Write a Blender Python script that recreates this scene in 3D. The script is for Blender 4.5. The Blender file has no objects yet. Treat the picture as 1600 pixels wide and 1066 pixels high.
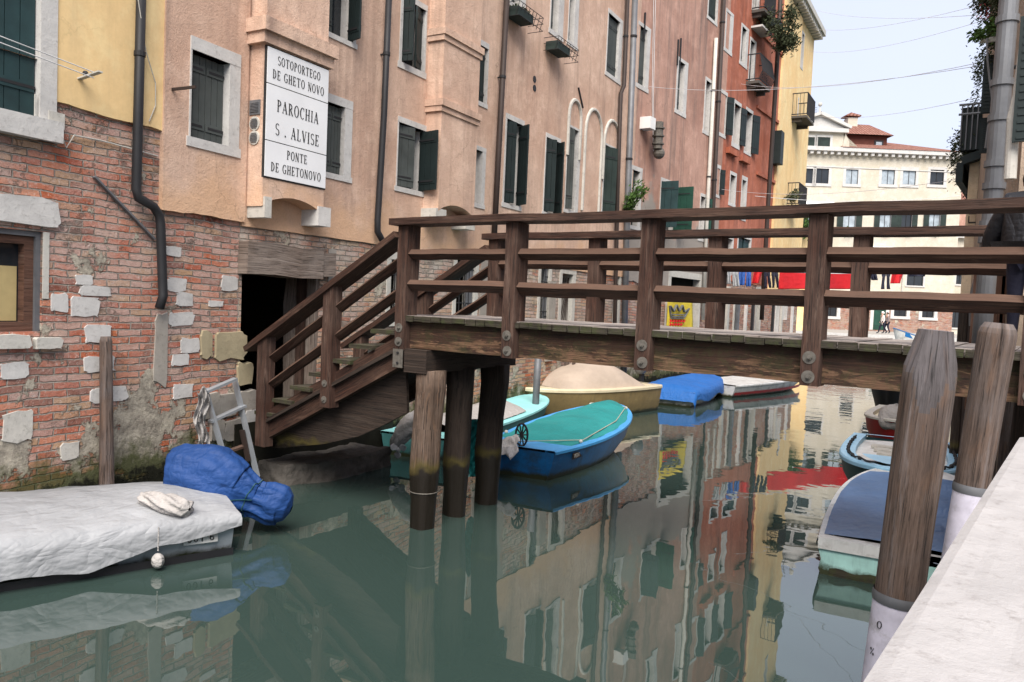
import bpy, bmesh, math, random
from mathutils import Vector, Matrix, noise
random.seed(7)
R = math.radians
S = bpy.context.scene
COL = S.collection

# ------------------------------------------------------------------ camera
EYE = Vector((0, 0, 2.5)); FPX = 1225.0
RM = Matrix(((0.82343742, -0.06351837, 0.56384061), (0.56578246, 0.01677144, -0.82438397), (0.04290711, 0.99783973, 0.04974781)))
cd = bpy.data.cameras.new('camera'); cam = bpy.data.objects.new('camera', cd); COL.objects.link(cam)
cam.matrix_world = Matrix.Translation(EYE) @ RM.to_4x4()
cd.sensor_width = 36; cd.lens = FPX / 1600 * 36; cd.clip_start = 0.05; cd.clip_end = 2000
S.camera = cam

# ------------------------------------------------------------------ sky, sun, exposure
SUN_EL, SUN_ROT = R(50), R(148)
w = bpy.data.worlds.new('World'); S.world = w; w.use_nodes = True
nt = w.node_tree; bg = nt.nodes['Background']
sky = nt.nodes.new('ShaderNodeTexSky'); sky.sky_type = 'NISHITA'; sky.sun_disc = False
sky.sun_elevation = SUN_EL; sky.sun_rotation = SUN_ROT
mixs = nt.nodes.new('ShaderNodeMix'); mixs.data_type = 'RGBA'; mixs.inputs[0].default_value = 0.86
mixs.inputs[7].default_value = (4.8, 5.1, 6.1, 1)          # the even cloud layer
nt.links.new(sky.outputs[0], mixs.inputs[6])
nz = nt.nodes.new('ShaderNodeTexNoise'); nz.inputs['Scale'].default_value = 2.2; nz.inputs['Detail'].default_value = 5
tc = nt.nodes.new('ShaderNodeTexCoord'); mp = nt.nodes.new('ShaderNodeMapping'); mp.inputs['Scale'].default_value = (1, 1, 3)
nt.links.new(tc.outputs['Generated'], mp.inputs[0]); nt.links.new(mp.outputs[0], nz.inputs[0])
rp = nt.nodes.new('ShaderNodeMapRange'); rp.inputs[3].default_value = 0.94; rp.inputs[4].default_value = 1.06
nt.links.new(nz.outputs[0], rp.inputs[0])
mu = nt.nodes.new('ShaderNodeVectorMath'); mu.operation = 'SCALE'
nt.links.new(mixs.outputs[2], mu.inputs[0]); nt.links.new(rp.outputs[0], mu.inputs['Scale'])
nt.links.new(mu.outputs[0], bg.inputs[0]); bg.inputs[1].default_value = 0.1
ld = bpy.data.lights.new('sun', 'SUN'); ld.energy = 3.6; ld.angle = R(45); ld.color = (1, .93, .85)
sun = bpy.data.objects.new('sun', ld); COL.objects.link(sun)
sdir = Vector((math.sin(SUN_ROT) * math.cos(SUN_EL), math.cos(SUN_ROT) * math.cos(SUN_EL), math.sin(SUN_EL)))
sun.rotation_euler = (sdir).to_track_quat('Z', 'Y').to_euler(); sun.location = (0, 0, 40)
S.view_settings.view_transform = 'Standard'; S.view_settings.look = 'None'
S.view_settings.exposure = 0.93; S.view_settings.gamma = 1
S.render.engine = 'CYCLES'
try:
    S.cycles.use_denoising = True
    S.cycles.max_bounces = 6; S.cycles.caustics_reflective = False; S.cycles.caustics_refractive = False
except Exception: pass

# ------------------------------------------------------------------ measuring from the camera
def ray(px, py):
    return (RM @ Vector((px - 800, 533 - py, -FPX))).normalized()
def onz(px, py, z):
    d = ray(px, py); return EYE + d * ((z - EYE.z) / d.z)
def onY(px, py, y):
    d = ray(px, py); return EYE + d * (y / d.y)
def onZC(px, py, zc):
    return EYE + RM @ (Vector((px - 800, 533 - py, -FPX)) * (zc / FPX))
class Wall:
    def __init__(s, p, q):
        s.p = Vector((p[0], p[1], 0)); s.d = (Vector((q[0], q[1], 0)) - s.p).normalized()
        s.n = Vector((s.d.y, -s.d.x, 0)); s.len = (Vector((q[0], q[1], 0)) - s.p).length
    def P(s, u, z, off=0):
        v = s.p + s.d * u + s.n * off; v.z = z; return v
    def uz(s, px, py, off=0):
        r = ray(px, py); o = s.p + s.n * off - EYE; t = s.n.dot(o) / s.n.dot(r)
        h = EYE + r * t; return (h - s.p).dot(s.d), h.z
    def rect(s, x0, yt, yb, x1, off=0):
        """pixel of the left edge with its top and bottom, and the right edge -> u0,u1,z0,z1"""
        u0, z1 = s.uz(x0, yt, off); ub, z0 = s.uz(x0, yb, off); u1, _ = s.uz(x1, (yt + yb) / 2, off)
        um, _ = s.uz(x0, (yt + yb) / 2, off); return um, u1, z0, z1

# ------------------------------------------------------------------ mesh helpers
class MB:
    def __init__(s): s.v = []; s.f = []; s.uv = []
    def face(s, pts, uvs=None):
        i = len(s.v); s.v += [Vector(p) for p in pts]; s.f.append(list(range(i, i + len(pts))))
        if uvs is None:
            a = Vector(pts[0]); n = (Vector(pts[1]) - a).cross(Vector(pts[2]) - a)
            ax = max(range(3), key=lambda k: abs(n[k])); j, k = [(1, 2), (0, 2), (0, 1)][ax]
            uvs = [(p[j], p[k]) for p in pts]
        s.uv += uvs
    def box8(s, c, uvl=None):
        for q in ((0, 1, 3, 2), (4, 6, 7, 5), (0, 4, 5, 1), (2, 3, 7, 6), (0, 2, 6, 4), (1, 5, 7, 3)):
            s.face([c[i] for i in q])
    def box(s, c, hx, hy, hz):
        """c centre, hx hy hz half-extent vectors"""
        c, hx, hy, hz = map(Vector, (c, hx, hy, hz))
        s.box8([c + hx * i + hy * j + hz * k for i in (-1, 1) for j in (-1, 1) for k in (-1, 1)])
    def abox(s, x0, x1, y0, y1, z0, z1):
        s.box(((x0 + x1) / 2, (y0 + y1) / 2, (z0 + z1) / 2), ((x1 - x0) / 2, 0, 0), (0, (y1 - y0) / 2, 0), (0, 0, (z1 - z0) / 2))
    def wbox(s, W, u0, u1, z0, z1, o0, o1):
        s.box(W.P((u0 + u1) / 2, (z0 + z1) / 2, (o0 + o1) / 2), W.d * ((u1 - u0) / 2), W.n * ((o1 - o0) / 2), (0, 0, (z1 - z0) / 2))
    def beam(s, p0, p1, w, h, up=(0, 0, 1), jit=0.0, seg=0.35, prof=None):
        """a sawn beam with its grain in uv: u along, v round"""
        p0, p1 = Vector(p0), Vector(p1); d = p1 - p0; L = d.length; d.normalize()
        sd = d.cross(Vector(up)).normalized(); u = sd.cross(d).normalized()
        if prof is None: prof = [(-w / 2, -h / 2), (w / 2, -h / 2), (w / 2, h / 2), (-w / 2, h / 2)]
        n = max(1, int(L / seg)) if jit else 1
        per = [0]
        for i in range(len(prof)):
            a, b = prof[i], prof[(i + 1) % len(prof)]; per.append(per[-1] + math.hypot(a[0] - b[0], a[1] - b[1]))
        off = random.random() * 20; rows = []
        for k in range(n + 1):
            r = []
            jx, jy = random.gauss(0, jit), random.gauss(0, jit)
            for (a, b) in prof:
                r.append(p0 + d * (L * k / n) + sd * (a + jx + random.gauss(0, jit * .5)) + u * (b + jy + random.gauss(0, jit * .5)))
            rows.append(r)
        m = len(prof)
        for k in range(n):
            for i in range(m):
                j = (i + 1) % m; a0, a1 = L * k / n + off, L * (k + 1) / n + off
                s.face([rows[k][i], rows[k][j], rows[k + 1][j], rows[k + 1][i]],
                       [(a0, per[i] + off), (a0, per[i + 1] + off), (a1, per[i + 1] + off), (a1, per[i] + off)])
        s.face(rows[0][::-1], [(off + p[0] * .3, off + p[1]) for p in prof[::-1]])
        s.face(rows[-1], [(off + p[0] * .3, off + p[1]) for p in prof])
    def tube(s, pts, r, n=10, cap=True, wob=0.0):
        pts = [Vector(p) for p in pts]; rr = r if isinstance(r, (list, tuple)) else [r] * len(pts)
        rows = []; L = 0; off = random.random() * 20; ls = []
        ref = None
        for k, p in enumerate(pts):
            d = (pts[min(k + 1, len(pts) - 1)] - pts[max(k - 1, 0)]).normalized()
            if ref is None: ref = Vector((0, 0, 1)) if abs(d.z) < .9 else Vector((1, 0, 0))
            a = d.cross(ref).normalized(); b = a.cross(d).normalized(); ref = b
            if k: L += (p - pts[k - 1]).length
            ls.append(L)
            rows.append([p + (a * math.cos(t) + b * math.sin(t)) * (rr[k] * (1 + wob * noise.noise(Vector((math.cos(t) * 1.5 + off, math.sin(t) * 1.5, L * .6)))))
                         for t in [2 * math.pi * i / n for i in range(n)]])
        for k in range(len(pts) - 1):
            for i in range(n):
                j = (i + 1) % n; c0 = 2 * math.pi * rr[k] * i / n; c1 = 2 * math.pi * rr[k] * (i + 1) / n
                s.face([rows[k][i], rows[k][j], rows[k + 1][j], rows[k + 1][i]],
                       [(ls[k] + off, c0), (ls[k] + off, c1), (ls[k + 1] + off, c1), (ls[k + 1] + off, c0)])
        if cap: s.face(rows[0][::-1]); s.face(rows[-1])
    def grid(s, fn, nu, nv, uvf=None):
        P = [[Vector(fn(i / nu, j / nv)) for j in range(nv + 1)] for i in range(nu + 1)]
        b = len(s.v); s.v += [p for r in P for p in r]
        for i in range(nu):
            for j in range(nv):
                a = b + i * (nv + 1) + j; s.f.append([a, a + nv + 1, a + nv + 2, a + 1])
                if uvf: s.uv += [uvf(i / nu, j / nv), uvf((i + 1) / nu, j / nv), uvf((i + 1) / nu, (j + 1) / nv), uvf(i / nu, (j + 1) / nv)]; continue
                s.uv += [(P[i][j].x + P[i][j].y, P[i][j].z), (P[i + 1][j].x + P[i + 1][j].y, P[i + 1][j].z),
                         (P[i + 1][j + 1].x + P[i + 1][j + 1].y, P[i + 1][j + 1].z), (P[i][j + 1].x + P[i][j + 1].y, P[i][j + 1].z)]
    def ball(s, c, r, n=10, sc=(1, 1, 1)):
        c = Vector(c)
        s.grid(lambda u, v: c + Vector((math.sin(v * math.pi) * math.cos(u * 2 * math.pi) * sc[0], math.sin(v * math.pi) * math.sin(u * 2 * math.pi) * sc[1], math.cos(v * math.pi) * sc[2])) * r, n, n // 2 + 1)
    def disc(s, c, nrm, r, t, n=14):
        c, nrm = Vector(c), Vector(nrm).normalized(); s.tube([c, c + nrm * t], r, n)
    def build(s, name, m, parent=None, smooth=False, bevel=0, solid=0, merge=False, sub=0):
        base = ROOT.get(parent.name, Vector((0, 0, 0))) if parent else Vector((0, 0, 0))
        me = bpy.data.meshes.new(name); me.from_pydata([tuple(v - base) for v in s.v], [], s.f)
        ul = me.uv_layers.new(name='UVMap')
        for i, t in enumerate(s.uv): ul.data[i].uv = t
        if merge:
            b = bmesh.new(); b.from_mesh(me); bmesh.ops.remove_doubles(b, verts=b.verts, dist=1e-4)
            bmesh.ops.recalc_face_normals(b, faces=b.faces); b.to_mesh(me); b.free()
        if smooth:
            for p in me.polygons: p.use_smooth = True
        o = bpy.data.objects.new(name, me); COL.objects.link(o)
        if m: me.materials.append(m)
        if parent: o.parent = parent; ROOT[o.name] = base
        if bevel:
            md = o.modifiers.new('bevel', 'BEVEL'); md.width = bevel; md.segments = 2; md.limit_method = 'ANGLE'
        if solid:
            md = o.modifiers.new('solid', 'SOLIDIFY'); md.thickness = solid; md.offset = 0
        if sub:
            md = o.modifiers.new('sub', 'SUBSURF'); md.levels = sub; md.render_levels = sub
        return o
ROOT = {}
def tag(o, label, cat, group=None, kind=None):
    o['label'] = label; o['category'] = cat
    if group: o['group'] = group
    if kind: o['kind'] = kind
    return o
def thing(name, label, cat, loc, group=None):
    o = bpy.data.objects.new(name, None); COL.objects.link(o); o.location = loc; ROOT[o.name] = Vector(loc)
    o.empty_display_size = .2
    return tag(o, label, cat, group)
def struct(mb, name, m, **k):
    o = mb.build(name, m, **k); o['kind'] = 'structure'; return o

# ------------------------------------------------------------------ materials
class NT:
    def __init__(s, name, rough=.8, spec=.3, metal=0):
        s.m = bpy.data.materials.new(name); s.m.use_nodes = True; s.t = s.m.node_tree; s.b = s.t.nodes['Principled BSDF']
        s.b.inputs['Roughness'].default_value = rough; s.b.inputs['Specular IOR Level'].default_value = spec; s.b.inputs['Metallic'].default_value = metal
        s._uv = s._pos = None
    def link(s, a, b): s.t.links.new(a, b)
    def val(s, sock, v):
        if hasattr(v, 'is_output') or isinstance(v, bpy.types.NodeSocket): s.link(v, sock)
        else: sock.default_value = v if not isinstance(v, tuple) or len(v) != 3 or sock.type != 'RGBA' else (*v, 1)
    def uv(s):
        n = s.t.nodes.new('ShaderNodeUVMap'); return n.outputs[0]
    def pos(s):
        return s.t.nodes.new('ShaderNodeNewGeometry').outputs['Position']
    def mapping(s, v, sc=(1, 1, 1), loc=(0, 0, 0), rot=(0, 0, 0)):
        n = s.t.nodes.new('ShaderNodeMapping'); s.link(v, n.inputs[0]); n.inputs['Scale'].default_value = sc; n.inputs['Location'].default_value = loc; n.inputs['Rotation'].default_value = rot
        return n.outputs[0]
    def noise(s, v, scale=1, detail=4, rough=.55, dist=0, col=False):
        n = s.t.nodes.new('ShaderNodeTexNoise'); s.link(v, n.inputs['Vector']); n.inputs['Scale'].default_value = scale
        n.inputs['Detail'].default_value = detail; n.inputs['Roughness'].default_value = rough; n.inputs['Distortion'].default_value = dist
        return n.outputs['Color' if col else 'Fac']
    def rng(s, v, a, b, c=0, d=1, smooth=False):
        n = s.t.nodes.new('ShaderNodeMapRange'); s.link(v, n.inputs[0])
        if smooth: n.interpolation_type = 'SMOOTHSTEP'
        for i, x in enumerate((a, b, c, d)): n.inputs[i + 1].default_value = x
        return n.outputs[0]
    def math(s, op, a, b=0.0, c=0.0):
        n = s.t.nodes.new('ShaderNodeMath'); n.operation = op; s.val(n.inputs[0], a); s.val(n.inputs[1], b)
        if op == 'MULTIPLY_ADD': s.val(n.inputs[2], c)
        return n.outputs[0]
    def mix(s, f, a, b, mode='MIX'):
        n = s.t.nodes.new('ShaderNodeMix'); n.data_type = 'RGBA'; n.blend_type = mode; n.clamp_factor = True
        s.val(n.inputs[0], f); s.val(n.inputs[6], a); s.val(n.inputs[7], b); return n.outputs[2]
    def vmath(s, op, a, b):
        n = s.t.nodes.new('ShaderNodeVectorMath'); n.operation = op; s.val(n.inputs[0], a); s.val(n.inputs[1], b); return n.outputs[0]
    def sep(s, v, k):
        n = s.t.nodes.new('ShaderNodeSeparateXYZ'); s.link(v, n.inputs[0]); return n.outputs[k]
    def bump(s, h, st=.3, dist=.02):
        n = s.t.nodes.new('ShaderNodeBump'); s.val(n.inputs['Height'], h); n.inputs['Strength'].default_value = st; n.inputs['Distance'].default_value = dist
        s.link(n.outputs[0], s.b.inputs['Normal'])
    def base(s, c): s.val(s.b.inputs['Base Color'], c)
    def rough(s, c): s.val(s.b.inputs['Roughness'], c)

def simple(name, c, rough=.6, spec=.3, metal=0, var=.18, sc=3, bump=0, dirt=None, weed=False):
    t = NT(name, rough, spec, metal); p = t.pos(); n = t.noise(p, sc, 6, .6)
    d = tuple(x * (1 - var) for x in c); l = tuple(min(1, x * (1 + var)) for x in c)
    col = t.mix(t.rng(n, .3, .7), d, l)
    if dirt:
        n2 = t.noise(p, sc * .7, 8, .7); col = t.mix(t.rng(n2, .52, .68), col, dirt)
    if weed:     # weed line, drips and scuffs of an old hull
        z = t.sep(p, 2); dr = t.noise(t.mapping(p, (9, 9, 1.2)), 1, 6, .7); col = t.mix(t.rng(dr, .54, .72, 0, .6), col, tuple(x * .4 + .03 for x in c))
        sc2 = t.noise(t.mapping(p, (3, 3, 22)), 1, 6, .75); col = t.mix(t.rng(sc2, .6, .7, 0, .5), col, tuple(min(1, x * 1.3 + .08) for x in c))
        e = t.math('ADD', z, t.math('MULTIPLY', t.noise(p, 7, 5, .7), -.16)); col = t.mix(t.rng(e, .03, -.03), col, (.03, .035, .015))
    t.base(col)
    if bump: t.bump(t.noise(p, sc * 12, 5, .6), bump, .01)
    return t.m

def plaster(name, c1, c2, stain=(.16, .12, .1), st_amt=.5, grey=None, grey_z=None, patch=.0, lowtint=None, rb=1.0):
    t = NT(name, .92, .15); p = t.pos()
    big = t.noise(p, .55, 5, .6); col = t.mix(t.rng(big, .35, .65), c1, c2)
    fine = t.noise(p, 9, 8, .75); col = t.mix(t.rng(fine, .4, .75, 0, .35), col, tuple(x * .62 for x in c1))
    mid = t.noise(p, 2.2, 6, .7); col = t.mix(t.rng(mid, .5, .72, 0, .55), col, tuple(min(.9, x * 1.18 + .02) for x in c2))
    streak = t.noise(t.mapping(p, (2.6, 2.6, .22)), 1, 6, .65)
    col = t.mix(t.rng(streak, .5, .74, 0, st_amt), col, stain)
    rain = t.noise(t.mapping(p, (7, 7, .3), (3, 1, 0)), 1, 5, .6)
    col = t.mix(t.rng(rain, .55, .8, 0, st_amt * .6), col, tuple(x * .55 for x in c1))
    if grey:
        g = t.noise(p, .8, 5, .6); zz = t.sep(p, 2); m = t.math('ADD', g, t.rng(zz, grey_z[0], grey_z[1], .22, -.3))
        col = t.mix(t.rng(m, .5, .58), col, grey)
    if lowtint:
        zz = t.sep(p, 2); m = t.math('ADD', t.noise(p, 1.6, 4), t.rng(zz, lowtint[0], lowtint[1], .35, -.3)); col = t.mix(t.rng(m, .45, .75, 0, .8), col, lowtint[2])
    cr = t.t.nodes.new('ShaderNodeTexVoronoi'); cr.feature = 'DISTANCE_TO_EDGE'; cr.inputs['Scale'].default_value = .55
    dv = t.vmath('ADD', p, t.vmath('MULTIPLY', t.noise(p, 2, 5, .6, col=True), (.7, .7, .7))); t.link(dv, cr.inputs['Vector'])
    ck = t.rng(cr.outputs['Distance'], 0, .006, 1, 0); col = t.mix(t.math('MULTIPLY', ck, t.rng(big, .45, .6, 0, .5)), col, tuple(x * .35 for x in c1))
    sp = t.noise(p, 42, 5, .75); col = t.mix(t.rng(sp, .5, .72, 0, .4 * rb), col, tuple(x * .55 for x in c1))
    t.base(col); t.bump(t.math('ADD', sp, t.math('MULTIPLY', mid, 2.5)), .8 * rb, .012)
    return t.m

def brick(name, c1, c2, mortar, fade=.45, fade_c=(.5, .38, .33), moss=True, plast=True, red_z=None, bw=.285, rh=.075):
    t = NT(name, .93, .12); uv = t.uv(); p = t.pos()
    w1 = t.vmath('MULTIPLY', t.vmath('SUBTRACT', t.noise(p, 1.1, 2, .5, col=True), (.5, .5, .5)), (.1, .07, 0))
    w2 = t.vmath('MULTIPLY', t.vmath('SUBTRACT', t.noise(p, 9, 3, .6, col=True), (.5, .5, .5)), (.05, .034, 0))
    v = t.vmath('ADD', t.vmath('ADD', uv, w1), w2)
    b = t.t.nodes.new('ShaderNodeTexBrick'); t.link(v, b.inputs['Vector']); b.inputs['Scale'].default_value = 1
    b.inputs['Brick Width'].default_value = bw; b.inputs['Row Height'].default_value = rh; b.inputs['Mortar Size'].default_value = .0105; b.inputs['Mortar Smooth'].default_value = .6
    b.inputs['Color1'].default_value = (0, 0, 0, 1); b.inputs['Color2'].default_value = (1, 1, 1, 1); b.inputs['Mortar'].default_value = (.5, .5, .5, 1)
    rnd = b.outputs['Color']; mask = b.outputs['Fac']
    f = t.math('ADD', t.math('MULTIPLY', rnd, .9), t.math('MULTIPLY', t.noise(p, 20, 6, .75), .3))
    col = t.mix(t.rng(f, .1, 1.0), c1, c2)
    r2 = t.math('FRACT', t.math('MULTIPLY', rnd, 7.31)); col = t.mix(t.rng(r2, .74, .8, 0, .75), col, (.46, .33, .2)); col = t.mix(t.rng(r2, .2, .14, 0, .7), col, (.13, .05, .04))
    r3 = t.math('FRACT', t.math('MULTIPLY', rnd, 13.7)); col = t.mix(t.rng(r3, .72, .78, 0, .75), col, (.5, .34, .29)); col = t.mix(t.rng(r3, .12, .07, 0, .8), col, (.5, .13, .05))
    fd = t.noise(p, 1.7, 8, .72); amt = t.rng(fd, .38, .64, 0, fade + .35)
    if red_z: amt = t.math('MULTIPLY', amt, t.rng(t.sep(p, 2), red_z[0], red_z[1], .3, 1.15))
    col = t.mix(amt, col, fade_c)
    bloom = t.noise(p, 26, 7, .8); col = t.mix(t.rng(bloom, .54, .66, 0, .7), col, (.62, .55, .5))
    pit = t.noise(p, 40, 5, .8); col = t.mix(t.rng(pit, .58, .7, 0, .6), col, (.1, .06, .05))
    mort = t.mix(t.rng(t.noise(p, 7, 6, .7), .35, .65), mortar, tuple(x * .5 for x in mortar))
    smear = t.rng(t.noise(p, 3.1, 8, .78), .56, .66, 0, .85)
    if red_z: smear = t.math('MULTIPLY', smear, t.rng(t.sep(p, 2), 1.2, 3.0, .45, 1.0))
    mk = t.math('MAXIMUM', mask, smear)
    col = t.mix(mk, col, mort)
    h = t.math('SUBTRACT', t.math('MULTIPLY', t.noise(p, 28, 6, .75), .7), t.math('MULTIPLY', mk, 1.1))
    z = t.sep(p, 2)
    if plast:   # old render and mortar skins left on the brick, most of them low down
        g = t.math('ADD', t.noise(p, 1.5, 8, .66), t.rng(z, .25, 1.6, .15, -.05)); pm = t.rng(g, .55, .575)
        pn = t.noise(p, 6, 8, .75); pc = t.mix(t.rng(pn, .35, .65), (.17, .15, .125), (.52, .47, .38)); col = t.mix(pm, col, pc)
        h = t.mixf(pm, h, t.math('MULTIPLY_ADD', t.noise(p, 14, 7, .75), 1.2, .4))
    if moss:
        g = t.math('ADD', t.noise(p, 3.5, 6, .7), t.rng(z, .3, 1.15, .42, -.3)); col = t.mix(t.rng(g, .5, .72, 0, .9), col, (.07, .08, .028))
        g = t.math('ADD', t.noise(p, 6, 6, .7), t.rng(z, .2, .75, .42, -.5)); col = t.mix(t.rng(g, .44, .58, 0, .97), col, (.014, .014, .01))
    t.base(col); t.bump(h, 1.0, .03)
    return t.m
def _mixf(s, f, a, b):
    n = s.t.nodes.new('ShaderNodeMix'); n.data_type = 'FLOAT'; s.val(n.inputs[0], f); s.val(n.inputs[2], a); s.val(n.inputs[3], b); return n.outputs[0]
NT.mixf = _mixf

def wood(name, dark, light, grey=(.2, .17, .15), g_amt=.4, moss=0, wet=None, sheen=.35, worn=0, wornz=None):
    t = NT(name, .75, sheen); uv = t.uv(); p = t.pos()
    g = t.noise(t.mapping(uv, (1.6, 30, 1)), 1, 9, .74, .5); big = t.noise(p, 1.6, 5, .6)
    col = t.mix(t.rng(g, .3, .7), dark, light)
    col = t.mix(t.rng(big, .42, .66, 0, g_amt), col, grey)
    fine = t.noise(t.mapping(uv, (2.5, 60, 1)), 1, 6, .72, .3); col = t.mix(t.rng(fine, .53, .62, 0, .85), col, tuple(x * .3 for x in dark))
    lt = t.noise(t.mapping(uv, (1.3, 16, 1), (5, 3, 0)), 1, 8, .75, .6); col = t.mix(t.rng(lt, .54, .68, 0, .7), col, tuple(min(1, x * 1.5) for x in grey))
    nz_ = t.sep(t.t.nodes.new('ShaderNodeNewGeometry').outputs['True Normal'], 2); col = t.mix(t.rng(nz_, .15, .7, 0, .55 * min(1, g_amt * 2)), col, tuple(min(1, x * 1.7) for x in grey))  # upward faces paler: highlights painted into the colour, along with weathered grey
    if worn:
        wn = t.noise(t.mapping(uv, (2.2, 11, 1)), 1.3, 7, .72, .6); wa = t.rng(wn, .54, .62, 0, worn)
        if wornz: wa = t.rng(t.math('ADD', wn, t.rng(t.sep(p, 2), wornz[0], wornz[1], .13, -.1)), .53, .6, 0, worn)
        col = t.mix(wa, col, t.mix(t.rng(fine, .4, .6), (.2, .115, .068), (.08, .04, .022)))
    if moss:
        mm = t.noise(p, 9, 7, .78); col = t.mix(t.rng(mm, .47, .58, 0, moss), col, (.04, .048, .014))
    if wet:
        z = t.sep(p, 2); e = t.math('ADD', z, t.math('MULTIPLY', t.math('SUBTRACT', t.noise(p, 6, 4), .5), .28))
        col = t.mix(t.rng(e, wet + .12, wet + .02, 0, .75), col, (.08, .065, .012)); col = t.mix(t.rng(e, wet + .03, wet - .05), col, (.012, .009, .006))
        t.rough(t.rng(z, wet - .1, wet + .15, .35, .8))
    t.base(col); t.bump(t.math('ADD', g, t.math('MULTIPLY', fine, .8)), .9, .012)
    return t.m

def cloth(name, c, wr=.6, sc=5, rough=.7, stretch=(1, 1, 1), spec=.3, dirt=.25, crease=0):
    t = NT(name, rough, spec); p = t.mapping(t.pos(), stretch)
    n = t.noise(p, 1.3, 5, .6); col = t.mix(t.rng(n, .35, .7), tuple(x * (1 - dirt) for x in c), c)
    st = t.noise(t.pos(), 9, 7, .75); col = t.mix(t.rng(st, .6, .74, 0, dirt), col, tuple(x * .45 for x in c)); t.base(col)
    a = t.noise(t.mapping(p, (1, 1, 2.2), rot=(.5, .4, .3)), sc * .8, 3, .5, .35); b = t.noise(p, sc * 3.2, 4, .55, .3); b2 = t.noise(t.mapping(p, (1.8, .7, 1), rot=(0, .5, .9)), sc * 1.7, 2, .5, .2)
    rid = t.math('ABSOLUTE', t.math('SUBTRACT', a, .5)); rid2 = t.math('ABSOLUTE', t.math('SUBTRACT', b2, .5))
    t.bump(t.math('ADD', t.math('ADD', t.math('MULTIPLY', rid, 1.6), t.math('MULTIPLY', rid2, 1.2)), t.math('MULTIPLY', b, .22)), wr, .05)
    return t.m

def stone(name, c, dark=(.22, .2, .18), amt=.45, low=True):
    t = NT(name, .85, .2); p = t.pos(); n = t.noise(p, 6, 8, .7); col = t.mix(t.rng(n, .3, .7), tuple(x * .82 for x in c), c)
    s2 = t.noise(p, 15, 7, .75); col = t.mix(t.rng(s2, .55, .72, 0, amt), col, dark)
    s3 = t.noise(p, 2.5, 5, .6); col = t.mix(t.rng(s3, .5, .75, 0, amt * .8), col, tuple(x * .6 for x in c))
    t.base(col); t.bump(t.math('ADD', n, s2), .6, .01); return t.m

M = {}
M['brickA'] = brick('old_brick', (.40, .09, .045), (.56, .235, .145), (.42, .37, .32), .36, (.56, .41, .355), red_z=(1.1, 2.7))
M['brickB'] = brick('yellowish_brick', (.36, .12, .065), (.5, .29, .18), (.4, .36, .31), .45, (.52, .47, .41), red_z=(1.3, 2.7))
M['brickC'] = brick('far_brick', (.34, .1, .06), (.46, .22, .15), (.36, .3, .26), .35, (.46, .36, .3))
M['yellow'] = plaster('yellow_plaster', (.78, .55, .27), (.83, .62, .33), (.48, .36, .22), .3, rb=.15)
M['pink'] = plaster('pink_plaster', (.56, .37, .275), (.69, .50, .385), (.27, .185, .15), .75, lowtint=(3.2, 4.6, (.66, .42, .26)))
M['brown'] = plaster('brown_pink_plaster', (.38, .215, .165), (.52, .32, .25), (.15, .12, .105), .95, grey=(.3, .27, .24), grey_z=(4, 8.5))
M['red'] = plaster('red_plaster', (.36, .11, .062), (.47, .18, .12), (.14, .065, .052), .85)
M['yellow2'] = plaster('ochre_plaster', (.84, .58, .28), (.88, .66, .36), (.58, .38, .18), .5)
M['cream'] = plaster('cream_plaster', (.53, .48, .385), (.6, .555, .47), (.5, .42, .3), .22)
M['beige'] = plaster('beige_plaster', (.68, .52, .35), (.76, .6, .42), (.42, .32, .22), .35)
M['tan'] = plaster('weathered_tan_plaster', (.38, .3, .23), (.5, .38, .29), (.15, .12, .1), .6)
M['umber'] = simple('umber_wall', (.11, .042, .032), .9, .1)
M['white'] = stone('istrian_stone', (.60, .585, .56), (.22, .2, .185), .7)
M['whited'] = stone('dirty_stone', (.55, .53, .48), (.16, .15, .12), .7)
M['rock'] = stone('yellow_block', (.4, .34, .22), (.2, .17, .11), .6)
M['rockd'] = stone('shaded_dark_stone', (.1, .09, .08), (.03, .03, .025), .7)  # dark grey stone; the landing step's shade is put into the colour
M['shade_algae'] = simple('shade_algae_black', (.016, .015, .01), .7, .2, 0, .4, 6)  # near-black: shade under the stairs is in the colour, with algal film
M['rockg'] = stone('grey_block', (.36, .33, .29), (.14, .13, .11), .7)
M['marble'] = stone('parapet_marble', (.41, .395, .39), (.12, .1, .09), .55)
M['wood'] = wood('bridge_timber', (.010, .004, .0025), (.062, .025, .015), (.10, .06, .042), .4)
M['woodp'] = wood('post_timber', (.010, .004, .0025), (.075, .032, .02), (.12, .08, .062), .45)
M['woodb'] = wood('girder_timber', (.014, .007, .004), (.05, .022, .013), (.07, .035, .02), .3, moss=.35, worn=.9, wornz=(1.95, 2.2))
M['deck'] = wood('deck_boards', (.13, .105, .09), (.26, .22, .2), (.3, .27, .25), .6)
M['plankend'] = wood('mossy_board_end', (.012, .01, .006), (.05, .042, .026), (.06, .05, .038), .4, moss=.7)
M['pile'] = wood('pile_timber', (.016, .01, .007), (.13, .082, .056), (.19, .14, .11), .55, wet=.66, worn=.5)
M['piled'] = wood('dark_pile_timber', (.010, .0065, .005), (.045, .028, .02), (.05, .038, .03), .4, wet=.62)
M['greywood'] = wood('mooring_timber', (.035, .023, .018), (.17, .12, .095), (.13, .115, .112), .75, worn=.35)
M['cutwood'] = wood('axe_cut_timber', (.03, .026, .026), (.12, .105, .105), (.15, .135, .14), .8, worn=.2)
M['oldwood'] = wood('weathered_lintel', (.06, .042, .034), (.27, .21, .17), (.26, .22, .19), .6)
M['darkmetal'] = simple('dark_pipe', (.024, .024, .026), .55, .3, .2)
M['brownpipe'] = simple('brown_pipe', (.04, .028, .024), .6, .3, .1)
M['zinc'] = simple('zinc_pipe', (.15, .155, .165), .55, .35, .35, .25)
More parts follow.
